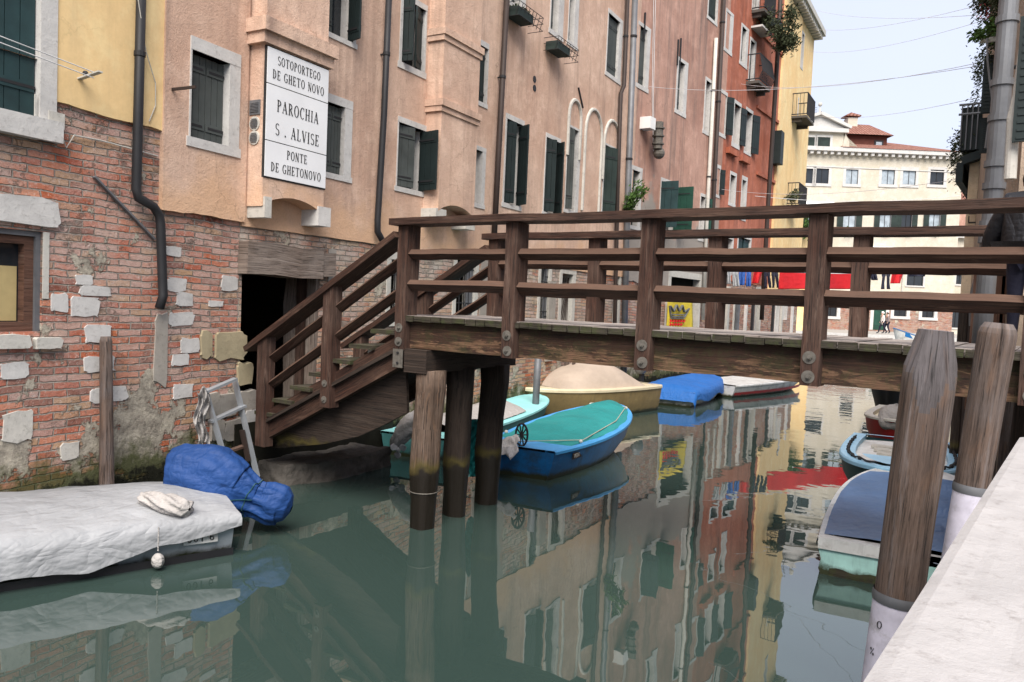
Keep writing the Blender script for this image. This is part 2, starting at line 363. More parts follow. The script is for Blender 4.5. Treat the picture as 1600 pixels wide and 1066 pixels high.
M['steel'] = simple('galvanised_steel', (.13, .12, .105), .65, .3, .3, .35, 20)
M['alu'] = simple('aluminium', (.4, .43, .46), .45, .4, .5, .2)
M['iron'] = simple('wrought_iron', (.02, .02, .022), .6, .3)
M['shutter'] = simple('shutter_paint', (.022, .034, .03), .7, .25, 0, .3, 2)
M['shuttergrey'] = simple('faded_shutter_paint', (.062, .07, .067), .75, .2, 0, .3, 2)
M['shutterb'] = simple('dark_shutter_paint', (.012, .02, .02), .6, .3, 0, .25, 2)
M['shutterg'] = simple('green_shutter_paint', (.014, .055, .038), .6, .3, 0, .3, 2)
M['shutterteal'] = simple('teal_shutter_paint', (.017, .042, .045), .65, .3, 0, .3, 3)
M['glass'] = simple('window_glass', (.018, .022, .026), .06, .6, 0, .3, 1)
M['glassl'] = simple('curtained_glass', (.33, .38, .42), .12, .5, 0, .3, 2)
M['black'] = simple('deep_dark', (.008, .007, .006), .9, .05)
M['frameb'] = wood('brown_frame', (.07, .03, .018), (.15, .075, .05), (.12, .08, .06), .2)
M['white_paint'] = simple('white_paint', (.75, .75, .73), .5, .3, 0, .08)
M['ink'] = simple('black_lettering', (.03, .03, .03), .7, .2)
M['enamel'] = simple('sign_marble', (.74, .75, .76), .55, .3, 0, .06, 2)
M['card'] = simple('cardboard', (.42, .33, .16), .8, .1)
M['tarpblue'] = cloth('blue_tarpaulin', (.013, .055, .2), .5, 4, .65)
M['tarpbright'] = cloth('bright_blue_tarp', (.02, .15, .5), .45, 4, .6)
M['tarplight'] = cloth('light_grey_cloth', (.6, .58, .57), .5, 5)
M['tarpgrey'] = cloth('grey_boat_cover', (.31, .32, .335), .6, 3.2, .55, dirt=.25)
M['tarpwhite'] = cloth('white_cover_cloth', (.4, .38, .365), .6, 6)
M['tarpteal'] = cloth('teal_tarp', (.02, .25, .25), .4, 4)
M['tarpbuff'] = cloth('buff_canvas', (.47, .385, .31), .2, 3, .8)
M['coverblue2'] = cloth('faded_blue_vinyl', (.10, .20, .40), .3, 2.5, .5, dirt=.4, spec=.4)
M['red_cloth'] = cloth('red_fabric', (.6, .015, .02), .4, 2)
M['blue_cloth'] = cloth('blue_fabric', (.04, .12, .4), .5, 3)
M['grey_cloth'] = cloth('grey_fabric', (.4, .41, .42), .5, 3)
M['navy_cloth'] = cloth('navy_fabric', (.012, .013, .03), .5, 3)
M['yellow_cloth'] = cloth('yellow_fabric', (.68, .52, .04), .5, 2)
M['p_blue'] = simple('blue_hull_paint', (.008, .12, .33), .35, .4, 0, .25, 3, dirt=(.02, .05, .09), weed=True)
M['p_blue2'] = simple('bright_blue_deck', (.06, .3, .62), .5, .35, 0, .12, 3)
M['p_cyan'] = simple('turquoise_deck', (.28, .62, .62), .5, .3, 0, .12, 3)
M['p_cyanh'] = simple('dull_turquoise_hull', (.06, .2, .2), .5, .3, 0, .25, 3, weed=True)
M['p_cream'] = simple('cream_gelcoat', (.66, .58, .4), .4, .4, 0, .12, 3)
M['p_olive'] = simple('ochre_hull', (.3, .22, .1), .45, .4, 0, .2, 3, weed=True)
M['p_white'] = simple('white_gelcoat', (.62, .62, .6), .4, .4, 0, .15, 4, dirt=(.35, .33, .3), weed=True)
M['p_grey'] = simple('grey_hull', (.3, .33, .36), .4, .4, 0, .15, 3, weed=True)
M['p_black'] = simple('black_hull', (.012, .012, .014), .5, .4)
M['p_pale'] = simple('pale_green_hull', (.36, .6, .55), .5, .3, 0, .15, 5, weed=True)
M['p_sky'] = simple('sky_blue_deck', (.27, .5, .68), .45, .4, 0, .12, 4)
M['p_dteal'] = simple('dark_teal_hull', (.02, .07, .08), .4, .4, 0, .2, 4, weed=True)
M['p_red'] = simple('red_hull', (.3, .012, .012), .45, .4, weed=True)
M['rubber'] = simple('rubber', (.02, .02, .022), .7, .3)
M['prop'] = simple('bare_metal', (.6, .6, .6), .4, .4, .3)
M['leaf'] = simple('leaves', (.05, .1, .02), .7, .2, 0, .5, 9)
M['leafd'] = simple('dark_leaves', (.05, .06, .03), .7, .2, 0, .5, 9)
M['flower'] = simple('flowers', (.4, .08, .1), .7, .2, 0, .4, 20)
M['skin'] = simple('skin', (.5, .3, .22), .6, .3)
M['hair'] = simple('hair', (.03, .015, .01), .6, .3)
M['jacket'] = cloth('black_padded_jacket', (.012, .012, .015), .3, 5, .5)
M['coatw'] = cloth('white_coat', (.85, .78, .74), .3, 3)
M['coatg'] = cloth('grey_coat', (.25, .2, .2), .3, 3)
M['paving'] = stone('paving_stone', (.36, .34, .31), (.2, .18, .16), .4)
M['rope'] = simple('rope', (.35, .36, .3), .9, .1)
M['wire'] = simple('cable', (.6, .6, .63), .7, .2)
M['wirew'] = simple('white_cable', (.6, .6, .6), .6, .2)
M['paper'] = simple('paper_wrap', (.5, .48, .56), .6, .3, 0, .2, 9, dirt=(.3, .29, .3))

def tiles():
    t = NT('roof_tiles', .9, .15); uv = t.uv(); p = t.pos()
    wv = t.t.nodes.new('ShaderNodeTexWave'); wv.wave_type = 'BANDS'; wv.bands_direction = 'X'; t.link(uv, wv.inputs['Vector']); wv.inputs['Scale'].default_value = 1.1
    wv2 = t.t.nodes.new('ShaderNodeTexWave'); wv2.bands_direction = 'Y'; t.link(uv, wv2.inputs['Vector']); wv2.inputs['Scale'].default_value = .8
    n = t.noise(t.mapping(uv, (3.4, 2.6, 1)), 1, 3, .7); c = t.mix(t.rng(n, .3, .7), (.17, .065, .045), (.40, .22, .17))
    c = t.mix(t.rng(wv.outputs['Fac'], .35, .1, 0, .85), c, (.1, .04, .03)); c = t.mix(t.rng(wv2.outputs['Fac'], .2, .02, 0, .6), c, (.12, .05, .04))
    t.base(c); t.bump(wv.outputs['Fac'], .8, .08); return t.m
M['tiles'] = tiles()

def water():
    t = NT('canal_water', .012, .5); p = t.pos()
    t.b.inputs['IOR'].default_value = 2.0
    n0 = t.noise(p, .35, 3, .5); t.base(t.mix(t.rng(n0, .3, .7), (.03, .052, .045), (.038, .062, .054)))
    a = t.noise(t.mapping(p, (1, 1, 1)), 1.6, 2, .5); b = t.noise(p, 7, 2, .5); c = t.noise(p, .5, 2, .5)
    y = t.sep(p, 1); far = t.rng(y, 9, 30, .12, 1.0)
    h = t.math('ADD', t.math('MULTIPLY', a, .55), t.math('ADD', t.math('MULTIPLY', t.math('MULTIPLY', b, .17), far), t.math('MULTIPLY', c, .9)))
    h = t.math('MULTIPLY', h, t.rng(y, 4, 26, .35, 1.25))
    t.bump(h, .16, .05); return t.m
M['water'] = water()

# ------------------------------------------------------------------ the setting: water, canal bed, quays
mb = MB(); mb.face([(-400, -60, 0), (400, -60, 0), (400, 600, 0), (-400, 600, 0)]); struct(mb, 'canal_water', M['water'])
mb = MB(); mb.face([(-900, -300, -1.6), (900, -300, -1.6), (900, 1500, -1.6), (-900, 1500, -1.6)]); struct(mb, 'ground', M['tan'])

# ------------------------------------------------------------------ facade helpers
def slab(mb, W, u0, u1, z0, z1, holes, off=0.0, thick=.3, jag=None, amp=.05, step=.07, side=True, inner=True):
    us = sorted({u0, u1} | {min(max(h[i], u0), u1) for h in holes for i in (0, 1)})
    zs = sorted({z0, z1} | {min(max(h[i], z0), z1) for h in holes for i in (2, 3)})
    zj = None
    if jag is not None:
        zj = z0 + .22; zs = sorted(set(zs) | {zj})
    def inside(u, z): return any(h[0] < u < h[1] and h[2] < z < h[3] for h in holes)
    def Q(a, b, c, d, o, za=None, zb=None):
        za = c if za is None else za; zb = c if zb is None else zb
        mb.face([W.P(a, za, o), W.P(b, zb, o), W.P(b, d, o), W.P(a, d, o)], [(a, za), (b, zb), (b, d), (a, d)])
    for a, b in zip(us, us[1:]):
        if b - a < 1e-5: continue
        for c, d in zip(zs, zs[1:]):
            if d - c < 1e-5 or inside((a + b) / 2, (c + d) / 2): continue
            if zj is not None and abs(c - z0) < 1e-6:
                n = max(1, int((b - a) / step)); f = lambda u: z0 + amp * (noise.noise(Vector((u * 1.7, jag, 0))) * 1.6 + noise.noise(Vector((u * 7, jag, 3))) * .7)
                for k in range(n):
                    p, q = a + (b - a) * k / n, a + (b - a) * (k + 1) / n
                    Q(p, q, c, d, off, f(p), f(q))
                    mb.face([W.P(p, f(p), off - thick), W.P(q, f(q), off - thick), W.P(q, f(q), off), W.P(p, f(p), off)])
            else: Q(a, b, c, d, off)
    for h in holes:
        a, b, c, d = max(h[0], u0), min(h[1], u1), max(h[2], z0), min(h[3], z1)
        if b <= a or d <= c: continue
        o0, o1 = off, off - thick
        if h[0] > u0: mb.face([W.P(a, c, o0), W.P(a, d, o0), W.P(a, d, o1), W.P(a, c, o1)], [(a, c), (a, d), (a + thick, d), (a + thick, c)])
        if h[1] < u1: mb.face([W.P(b, c, o1), W.P(b, d, o1), W.P(b, d, o0), W.P(b, c, o0)], [(b + thick, c), (b + thick, d), (b, d), (b, c)])
        if h[2] > z0: mb.face([W.P(a, c, o0), W.P(a, c, o1), W.P(b, c, o1), W.P(b, c, o0)], [(a, c), (a, c - thick), (b, c - thick), (b, c)])
        if h[3] < z1: mb.face([W.P(a, d, o1), W.P(a, d, o0), W.P(b, d, o0), W.P(b, d, o1)], [(a, d - thick), (a, d), (b, d), (b, d - thick)])
    if side:
        for u in (u0, u1):
            mb.face([W.P(u, z0, off), W.P(u, z1, off), W.P(u, z1, off - thick), W.P(u, z0, off - thick)], [(u, z0), (u, z1), (u + thick, z1), (u + thick, z0)])
        mb.face([W.P(u0, z1, off), W.P(u1, z1, off), W.P(u1, z1, off - thick), W.P(u0, z1, off - thick)])

def leaf(W, par, side, u0, u1, z0, z1, ang, mat, frac=.5, off=-.04, boards=3, louvre=False):
    """a board shutter leaf hinged on one jamb; ang 0 closed, 90 square to the wall, 180 flat on it"""
    off = .07 if ang > 100 else off; wd = (u1 - u0) * frac; h = W.P(u0 if side == 'L' else u1, 0, off); dr = W.d * (1 if side == 'L' else -1)
    a = R(ang); ax = dr * math.cos(a) + W.n * math.sin(a); nr = -dr * math.sin(a) + W.n * math.cos(a)
    mb = MB(); g = .008; bw = wd / boards
    for i in range(boards):
        c = h + ax * (bw * (i + .5)); c.z = (z0 + z1) / 2
        mb.box(c, ax * (bw / 2 - g / 2), nr * .016, (0, 0, (z1 - z0) / 2 - .01))
    for k, zz in enumerate((z0 + (z1 - z0) * .16, z0 + (z1 - z0) * .84)):
        c = h + ax * (wd * .5) ; c.z = zz; mb.box(c + nr * .002, ax * (wd / 2 - .012), nr * .024, (0, 0, .045))
    if louvre:
        n = int((z1 - z0) / .09)
        for k in range(n):
            c = h + ax * (wd * .5); c.z = z0 + (z1 - z0) * (k + .5) / n; mb.box(c, ax * (wd / 2 - .05), nr * .022, (0, 0, .012))
    o = mb.build('shutter', mat, par)
    for zz in (z0 + (z1 - z0) * .16, z0 + (z1 - z0) * .84):
        s = MB(); c = h + ax * (wd * .42); c.z = zz; s.box(c, ax * (wd * .42), nr * .029, (0, 0, .014)); s.build('strap', M['iron'], par)
    return o

def window(W, root, r, fr=(.1, .1, .1, .1), leaves=(), fm='white', pane='glass', off=.03, depth=.16, frame_name='window', mull=True, sill=True, bars=False, pdepth=None):
    """r = opening rect in wall metres; fr = left, right, top, bottom stone widths"""
    u0, u1, z0, z1 = r; mb = MB(); l, rr, tp, bt = fr; o0, o1 = off - .12, off + .012
    if l: mb.wbox(W, u0 - l, u0 + .001, z0 - bt, z1, o0, o1 - .003)
    if rr: mb.wbox(W, u1 - .001, u1 + rr, z0 - bt, z1, o0, o1 - .003)
    if rr: mb.wbox(W, u1 - .012, u1 + .0, z0, z1, -depth - .02, o0 + .001)      # stone reveal seen from the left
    if tp: mb.wbox(W, u0 - l, u1 + rr, z1, z1 + tp, o0, o1)
    if bt: mb.wbox(W, u0 - l - .03, u1 + rr + .03, z0 - bt, z0, o0, o1 + (.06 if sill else 0))
    if not mb.v: mb.wbox(W, u0, u1, z0, z0 + .02, -depth, o0)
    w_ = mb.build(frame_name, M[fm], root, bevel=.006)
    pd = depth if pdepth is None else pdepth
    p = MB(); p.wbox(W, u0, u1, z0, z1, -pd - .03, -pd); p.build('pane', M[pane], w_)
    if mull and pane != 'black':
        q = MB(); t = .03
        q.wbox(W, u0, u0 + t, z0, z1, -pd, -pd + .04); q.wbox(W, u1 - t, u1, z0, z1, -pd, -pd + .04)
        q.wbox(W, u0 + t, u1 - t, z1 - t, z1, -pd, -pd + .04); q.wbox(W, u0 + t, u1 - t, z0, z0 + t, -pd, -pd + .04)
        um = (u0 + u1) / 2; q.wbox(W, um - .02, um + .02, z0 + t, z1 - t, -pd, -pd + .04)
        q.build('casement', M['iron' if W.p.y > 45 else 'shuttergrey'], w_)
    if bars:
        q = MB(); n = max(3, int((u1 - u0) / .13))
        for i in range(1, n): u = u0 + (u1 - u0) * i / n; q.tube([W.P(u, z0, -.02), W.P(u, z1, -.02)], .009, 6)
        for k in range(1, 4): z = z0 + (z1 - z0) * k / 4; q.tube([W.P(u0, z, -.02), W.P(u1, z, -.02)], .009, 6)
        q.build('grating', M['iron'], w_)
    for L in leaves:
        side, ang, mt = L[:3]; fc = L[3] if len(L) > 3 else .5
        leaf(W, w_, side, u0 + .01, u1 - .01, z0 + .01, z1 - .01, ang, M[mt], fc)
    return w_

def pipe(W, root, pts, r, mat, off=.12, name='drainpipe', clamps=True, px=True):
    P = []
    for a in pts:
        u, z = W.uz(a[0], a[1], off) if px else (a[0], a[1]); P.append(W.P(u, z, off))
    mb = MB(); mb.tube(P, r, 12); o = mb.build(name, mat, root, smooth=True, merge=True)
    if clamps:
        L = (P[0] - P[1]).length; n = max(1, int(L / 2.2))
        for k in range(n):
            c = MB(); q = P[0].lerp(P[1], (k + .6) / n); d = (P[1] - P[0]).normalized(); c.tube([q - d * .025, q + d * .025], r * 1.18, 12)
            c.box(q - W.n * (off * .5), W.d * .012, W.n * (off * .5), (0, 0, .012)); c.build('clamp', M['iron'], o)
    return o

def leaves_mesh(name, c, rad, n, size, mat, parent=None, droop=0, seed=1):
    rnd = random.Random(seed); mb = MB()
    cl = [(Vector((rnd.gauss(0, .45), rnd.gauss(0, .45), rnd.gauss(0, .45))), rnd.uniform(.25, .5)) for _ in range(7)]
    for i in range(n):
        cc, rr = rnd.choice(cl)
        p = Vector((cc.x + rnd.gauss(0, rr * .6), cc.y + rnd.gauss(0, rr * .6), cc.z + rnd.gauss(0, rr * .6)))
        p = Vector((p.x * rad[0], p.y * rad[1], p.z * rad[2] - droop * abs(rnd.gauss(0, 1)))) + Vector(c)
        a = Vector((rnd.gauss(0, 1), rnd.gauss(0, 1), rnd.gauss(0, 1))).normalized(); b = a.orthogonal().normalized(); c2 = a.cross(b); s = size * rnd.uniform(.6, 1.4)
        mb.face([p, p + b * s + c2 * s * .35, p + b * s * 2, p + b * s - c2 * s * .35])
    return mb.build(name, mat, parent)

def body(W, root, u0, u1, z0, z1, o1, mat, o0=-.31, name='building_body', roof=True):
    mb = MB(); mb.wbox(W, u0, u1, z0, z1, o1, o0); mb.build(name, mat, root)
    if roof:
        mb = MB(); a = W.P(u0 - .1, z1, .35); b = W.P(u1 + .1, z1, .35); c = W.P(u1 + .1, z1 + 1.5, o1 / 2); d = W.P(u0 - .1, z1 + 1.5, o1 / 2); e = W.P(u0 - .1, z1, o1 - .3); f = W.P(u1 + .1, z1, o1 - .3)
        L = u1 - u0; D = (c - b).length
        mb.face([a, b, c, d], [(0, 0), (L, 0), (L, D), (0, D)]); mb.face([d, c, f, e], [(0, 0), (L, 0), (L, D), (0, D)]); mb.face([a, d, e]); mb.face([b, f, c]); mb.face([a, e, f, b])
        mb.build('roof', M['tiles'], root)

# ------------------------------------------------------------------ facade A: yellow and brick house, with the pink house beginning at pixel 248
WA = Wall((-7.95, 2.97), (-8.47, 6.22)); WB = Wall((-8.47, 6.22), (-9.77, 19.81)); WC = Wall((-9.77, 19.81), (-9.77, 26.69))
WD = Wall((-9.77, 26.69), (-9.77, 32.83)); WE = Wall((-9.77, 32.83), (-10.25, 39.6))
uA = lambda px, py=300: WA.uz(px, py)[0]
uPink = uA(248, 300); LA = WA.len
yh = thing('yellow_house', 'yellow plastered house over weathered red brick, at the left edge behind the grey boat', 'house', WA.P(-1, 0))
r_yw = WA.rect(-100, -180, 149, 60); r_bw = WA.rect(-105, 345, 521, 66)
mb = MB(); slab(mb, WA, -5, uPink, 4.235, 11, [r_yw], off=.035, thick=.06, jag=2, amp=.018); mb.build('plaster', M['yellow'], yh)
mb = MB(); slab(mb, WA, -5, uPink, -.6, 4.6, [r_bw, r_yw], off=0, thick=.4); mb.build('brickwork', M['brickA'], yh)
body(WA, yh, -5, uPink, -.6, 11, -7, M['yellow'], o0=-.42)
window(WA, yh, r_yw, (.12, .165, .12, .2), [('L', 0, 'shutterteal', .5), ('R', 0, 'shutterteal', .5)], off=.04, depth=.22)
wb = window(WA, yh, r_bw, (.0, .0, .0, .0), [], off=.0, depth=.15, mull=False, pane='glass', sill=False)
q = MB(); u0, u1, z0, z1 = r_bw
q.wbox(WA, u0, u1, z1 - .05, z1, -.15, -.03); q.wbox(WA, u1 - .05, u1, z0, z1 - .05, -.15, -.03); q.build('outer_frame', M['zinc'], wb)
q = MB()
for a, b, c, d in ((u1 - .14, u1 - .05, z0, z1 - .05), (u0, u1 - .14, z1 - .13, z1 - .05), (u0, u1 - .14, z0, z0 + .09)): q.wbox(WA, a, b, c, d, -.15, -.06)
q.build('casement', M['frameb'], wb, bevel=.006)
q = MB(); q.wbox(WA, u1 - 1.3, u1 - .16, z0 + .1, z0 + .62, -.149, -.14); q.build('cardboard_box', M['card'], wb)
# white stone lintel, sill and the scattered stone blocks of the brick wall
def blocks(W, root, rects, mat, name='stone_block', o=.012, seed=3):
    rnd = random.Random(seed)
    for (x0, y0, x1, y1) in rects:
        u0, z1 = W.uz(x0, y0, o); u1, z0 = W.uz(x1, y1, o); zc = (W.uz((x0 + x1) / 2, y0, o)[1] + W.uz((x0 + x1) / 2, y1, o)[1]) / 2; hh = abs(W.uz((x0 + x1) / 2, y0, o)[1] - W.uz((x0 + x1) / 2, y1, o)[1]) / 2
        uc, hu = (u0 + u1) / 2, (u1 - u0) / 2; mb = MB(); n = 18; ring = []
        for k in range(n):
            t = 2 * math.pi * (k + .5) / n; cx, cz = math.cos(t), math.sin(t); e = .28
            ring.append((uc + hu * math.copysign(abs(cx) ** e, cx) * rnd.uniform(.82, 1.06), zc + hh * math.copysign(abs(cz) ** e, cz) * rnd.uniform(.8, 1.08)))
        f = [W.P(a, b, o) for a, b in ring]; bk = [W.P(uc + (a - uc) * 1.06, zc + (b - zc) * 1.06, -.05) for a, b in ring]
        ctr = W.P(uc, zc, o)
        for k in range(n):
            j = (k + 1) % n; mb.face([bk[k], bk[j], f[j], f[k]]); mb.face([f[k], f[j], ctr])
        mb.build(name, mat, root)
blocks(WA, yh, [(-120, 298, 103, 345)], M['white'], 'lintel', .04)
blocks(WA, yh, [(-120, 524, 57, 547), (58, 527, 99, 546)], M['whited'], 'sill', .06)
blocks(WA, yh, [(80, 458, 108, 488), (112, 463, 156, 496), (123, 447, 175, 463), (118, 429, 146, 446), (133, 506, 175, 536), (0, 567, 46, 592), (132, 556, 181, 583), (142, 604, 200, 629)], M['white'])
blocks(WA, yh, [(2, 642, 52, 692), (95, 690, 125, 718), (-60, 690, -20, 730)], M['whited'], seed=5)
blocks(WA, yh, [(243, 484, 262, 606)], M['rockg'], 'mortar_strip', .015, 21)
q = MB(); q.wbox(WA, u1 + .0, u1 + .06, z0 + .32, z1, -.14, .012); q.build('jamb_stone', M['whited'], yh)
pipe(WA, yh, [(222, -60), (216, 180), (213, 296), (216, 309), (240, 323), (249, 337), (251, 350), (254, 440), (255, 462), (249, 482)], .05, M['darkmetal'], off=.1)
q = MB(); q.beam(WA.P(*WA.uz(147, 276, .03), .03), WA.P(*WA.uz(241, 374, .03), .03), .02, .045, up=WA.n); q.build('metal_strip', M['zinc'], yh)
q = MB(); u, z = WA.uz(132, 124, .3); ub, zb = WA.uz(126, 124, .05); q.beam(WA.P(ub, zb, .0), WA.P(ub, zb + .05, .34), .05, .014); br = q.build('clothesline_bracket', M['whited'], yh)
q = MB(); q.ball(WA.P(ub, zb + .05, .12), .028, 10); q.build('pulley', M['iron'], br, smooth=True)
q = MB(); u, z = WA.uz(88, 188, .05); q.wbox(WA, u - .08, u + .08, z - .075, z + .075, 0, .06)
bx = q.build('junction_box', M['whited'], yh, bevel=.01)
q = MB(); q.tube([WA.P(u - .05, z - .07, .03), WA.P(u - .1, z - .22, .03), WA.P(u - .2, z - .18, .03), WA.P(u - .2, z + .2, .03)], .007, 6)
q.tube([WA.P(u + .05, z - .07, .03), WA.P(u + .12, z - .24, .03), WA.P(u + .2, z - .1, .03), WA.P(u + .5, z - .09, .02), WA.P(u + 1.2, z - .12, .02)], .007, 6); q.build('cable', M['whited'], bx)
q = MB(); q.tube([WA.P(*WA.uz(213, -20, .17), .17), WA.P(*WA.uz(228, 80, .1), .1), WA.P(*WA.uz(243, 130, .06), .06), WA.P(*WA.uz(243, 165, .05), .05), WA.P(*WA.uz(233, 190, .05), .05)], .006, 6); q.build('cable', M['whited'], yh)
# two washing-line cords from the yellow window bracket
for dz, lb in ((.0, 'upper'), (-.055, 'lower')):
    q = MB(); a = WA.P(ub, zb + .05 + dz, .25); b = WA.P(-3, zb + .3 + dz, .3); q.tube([a, b], .005, 6)
    tag(q.build('clothesline_cord', M['wirew']), '%s of two white cords strung across the yellow wall to its bracket' % lb, 'clothesline', 'cords on the yellow wall')

# ------------------------------------------------------------------ the pink house
ph = thing('pink_house', 'pink plastered house with the white street sign and green shutters, along the left bank', 'house', WB.P(3, 0))
rA = WA.rect(292, 77, 214, 352)
mb = MB(); slab(mb, WA, uPink, LA + .02, 3.36, 9.5, [rA], off=.06, thick=.09, jag=5, amp=.012); mb.build('plaster', M['pink'], ph)
mb = MB(); slab(mb, WA, uPink, LA, -.6, 9.5, [rA], off=0, thick=.4, side=False); mb.build('brickwork', M['brickA'], ph)
window(WA, ph, rA, (.02, .17, .15, .11), [('L', 0, 'shuttergrey', .5), ('R', 0, 'shuttergrey', .5)], off=.065, depth=.22, sill=False)
q = MB(); a = WA.uz(268, 140, .05); q.beam(WA.P(a[0], a[1], 0), WA.P(a[0], a[1], .42), .02, .03); q.build('iron_hook', M['brownpipe'], ph)
blocks(WA, ph, [(259, 385, 284, 401), (262, 433, 291, 457), (275, 457, 303, 479), (263, 488, 304, 510), (282, 528, 312, 551), (268, 553, 296, 572), (270, 600, 303, 624), (346, 431, 372, 455), (326, 470, 350, 480)], M['white'], seed=11)
blocks(WA, ph, [(334, 519, 387, 563), (372, 566, 396, 602), (315, 518, 333, 560)], M['rock'], seed=12, o=.03)
blocks(WA, ph, [(343, 613, 372, 650), (373, 610, 402, 643), (318, 615, 345, 655), (352, 655, 384, 690), (330, 655, 352, 690)], M['rockg'], seed=13, o=.04)
blocks(WA, ph, [(382, 641, 405, 682)], M['white'], seed=14, o=.05)
# sotoportego: opening, lintel, posts, tunnel
uDo, _ = WB.uz(377, 470); uD1, _ = WB.uz(500, 440); zLb = WB.uz(430, 430)[1]; zLt = WB.uz(430, 381)[1]
rDoor = (max(uDo, .04), uD1, .75, zLb)
lowB = [WB.rect(609, 405, 500, 634), WB.rect(712, 392, 500, 741), WB.rect(843, 416, 510, 856), WB.rect(876, 427, 520, 893), WB.rect(960, 418, 520, 966), WB.rect(977, 452, 520, 992)]
R_ = WB.rect
upB = [R_(503, 157, 268, 535), R_(506, -70, 48, 551), R_(626, -4, 98, 662), R_(618.5, 190, 291, 660), R_(743.5, 68, 157, 759), R_(739, 233, 317, 750),
       R_(787, 184, 317, 813), R_(849, 213, 331, 871), R_(883, 196, 327, 899), R_(941, 225, 331, 962), R_(859, -30, 46, 871), R_(887, -20, 64, 896), R_(947, 18, 113, 965), R_(797, -45, 3, 812)]
mb = MB(); slab(mb, WB, 0, WB.len, 3.31, 13, upB, off=.03, thick=.28, jag=9, amp=.008); mb.build('plaster', M['pink'], ph)
mb = MB(); slab(mb, WB, 0, WB.len, -.6, 3.6, [rDoor] + lowB, off=0, thick=.5, side=False); mb.build('brickwork', M['brickB'], ph)
body(WB, ph, 2.4, WB.len, -.6, 13, -9, M['pink'], o0=-.52, roof=True)
mb = MB(); mb.wbox(WB, -.1, 2.4, 3.4, 13, -9, -.52); mb.build('building_body', M['pink'], ph)
mb = MB(); tz0, tz1 = .7, zLt
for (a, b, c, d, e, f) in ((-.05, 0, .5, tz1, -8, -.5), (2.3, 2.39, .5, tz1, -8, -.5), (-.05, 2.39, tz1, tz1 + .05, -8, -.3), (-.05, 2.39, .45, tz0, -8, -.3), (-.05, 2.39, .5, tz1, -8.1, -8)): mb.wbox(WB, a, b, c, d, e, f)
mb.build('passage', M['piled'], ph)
q = MB(); q.beam(WB.P(-.02, (zLb + zLt) / 2, .0), WB.P(uD1 - .13, (zLb + zLt) / 2 - .02, .0), .36, zLt - zLb, jit=.012); q.build('lintel_beam', M['oldwood'], ph, bevel=.015)
q = MB(); q.beam(WB.P(uD1 - .12, (zLb + zLt) / 2 - .02, .0), WB.P(uD1 + .14, (zLb + zLt) / 2 - .02, .0), .3, (zLt - zLb) * .8, jit=.01); q.build('lintel_block', M['oldwood'], ph, bevel=.015)
for (du, o, wd, mt) in ((-.03, -.48, .2, 'oldwood'), (-.02, -.3, .12, 'woodp'), (-.01, -.1, .17, 'oldwood')):
    q = MB(); q.beam(WB.P(uD1 + du, .3, o), WB.P(uD1 + du, zLb, o), .12, wd, up=WB.n, jit=.008); q.build('door_post', M[mt], ph, bevel=.01)
q = MB(); q.wbox(WB, uD1 + .15, uD1 + .3, 2.3, 3.15, -.02, .02); q.build('pilaster', M['rockg'], ph)
SG = [('L', 0, 'shuttergrey', .5), ('R', 0, 'shuttergrey', .5)]
DK = 'shutterb'
specs = [((0, .16, .12, .08), SG), ((.02, .06, .1, .07), [('L', 0, 'shuttergrey', .35), ('R', 75, DK, .5)]), ((.06, .03, .09, .1), [('L', 80, DK, .45), ('R', 20, DK, .5)]),
         ((.02, .03, .09, .08), [('L', 12, 'shuttergrey', .6), ('R', 78, DK, .6)]), ((.0, .02, .1, .08), [('L', 0, DK, .5), ('R', 0, DK, .5)]), ((.06, .12, .08, .08), [('L', 0, 'shuttergrey', .5)]),
         ((.05, .03, .1, .09), [('L', 22, DK, .5), ('R', 62, DK, .52)]), ((.03, .02, .09, .08), [('L', 35, DK, .5), ('R', 55, DK, .5)]), ((.03, .16, .05, .08), [('L', 30, 'shuttergrey', .5)]),
         ((.05, .16, .05, .08), [('L', 25, 'shutter', .6)]), ((.04, .25, .1, .1), [('L', 0, 'shuttergrey', .6)]), ((.03, .2, .1, .1), [('L', 0, 'shuttergrey', .6)]),
         ((.04, .22, .1, .1), [('L', 0, 'shuttergrey', .6), ('R', 0, 'shuttergrey', .4)]), ((.03, .2, .1, .09), [('L', 0, 'shuttergrey', .6)])]
for r, (f, lv) in zip(upB, specs): window(WB, ph, r, f, lv, off=.035, depth=.2, mull=False, sill=False)
for i, r in enumerate(lowB):
    if i == 3:
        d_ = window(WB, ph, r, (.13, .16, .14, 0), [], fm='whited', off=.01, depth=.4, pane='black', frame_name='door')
        q = MB()
        for k in range(-3, 9):
            u0, u1, z0, z1 = r; a = u0 + k * .12
            for sgn in (1, -1): pass
            za, zb = max(z0, z0), z0 + 1.3; q.tube([WB.P(min(max(a, u0), u1), za, -.1), WB.P(min(max(a + .45, u0), u1), zb, -.1)], .01, 5)
        q.build('lattice', M['brownpipe'], d_)
    else: window(WB, ph, r, (.1, .12, .12, .1), [('R', 0, 'zinc', .35)] if i in (1, 2) else [], fm='whited', off=.01, depth=.25, pane='black', bars=True, sill=False)
q = MB(); a = WB.uz(750, 440); b = WB.uz(801, 440); q.wbox(WB, a[0], b[0], 1.2, 3.28, 0, .03); q.build('render_patch', M['brown'], ph)
q = MB(); a = WB.uz(856, 440); b = WB.uz(866, 440); q.wbox(WB, a[0], b[0], 1.2, 3.0, 0, .06); q.build('stone_pier', M['rockg'], ph)
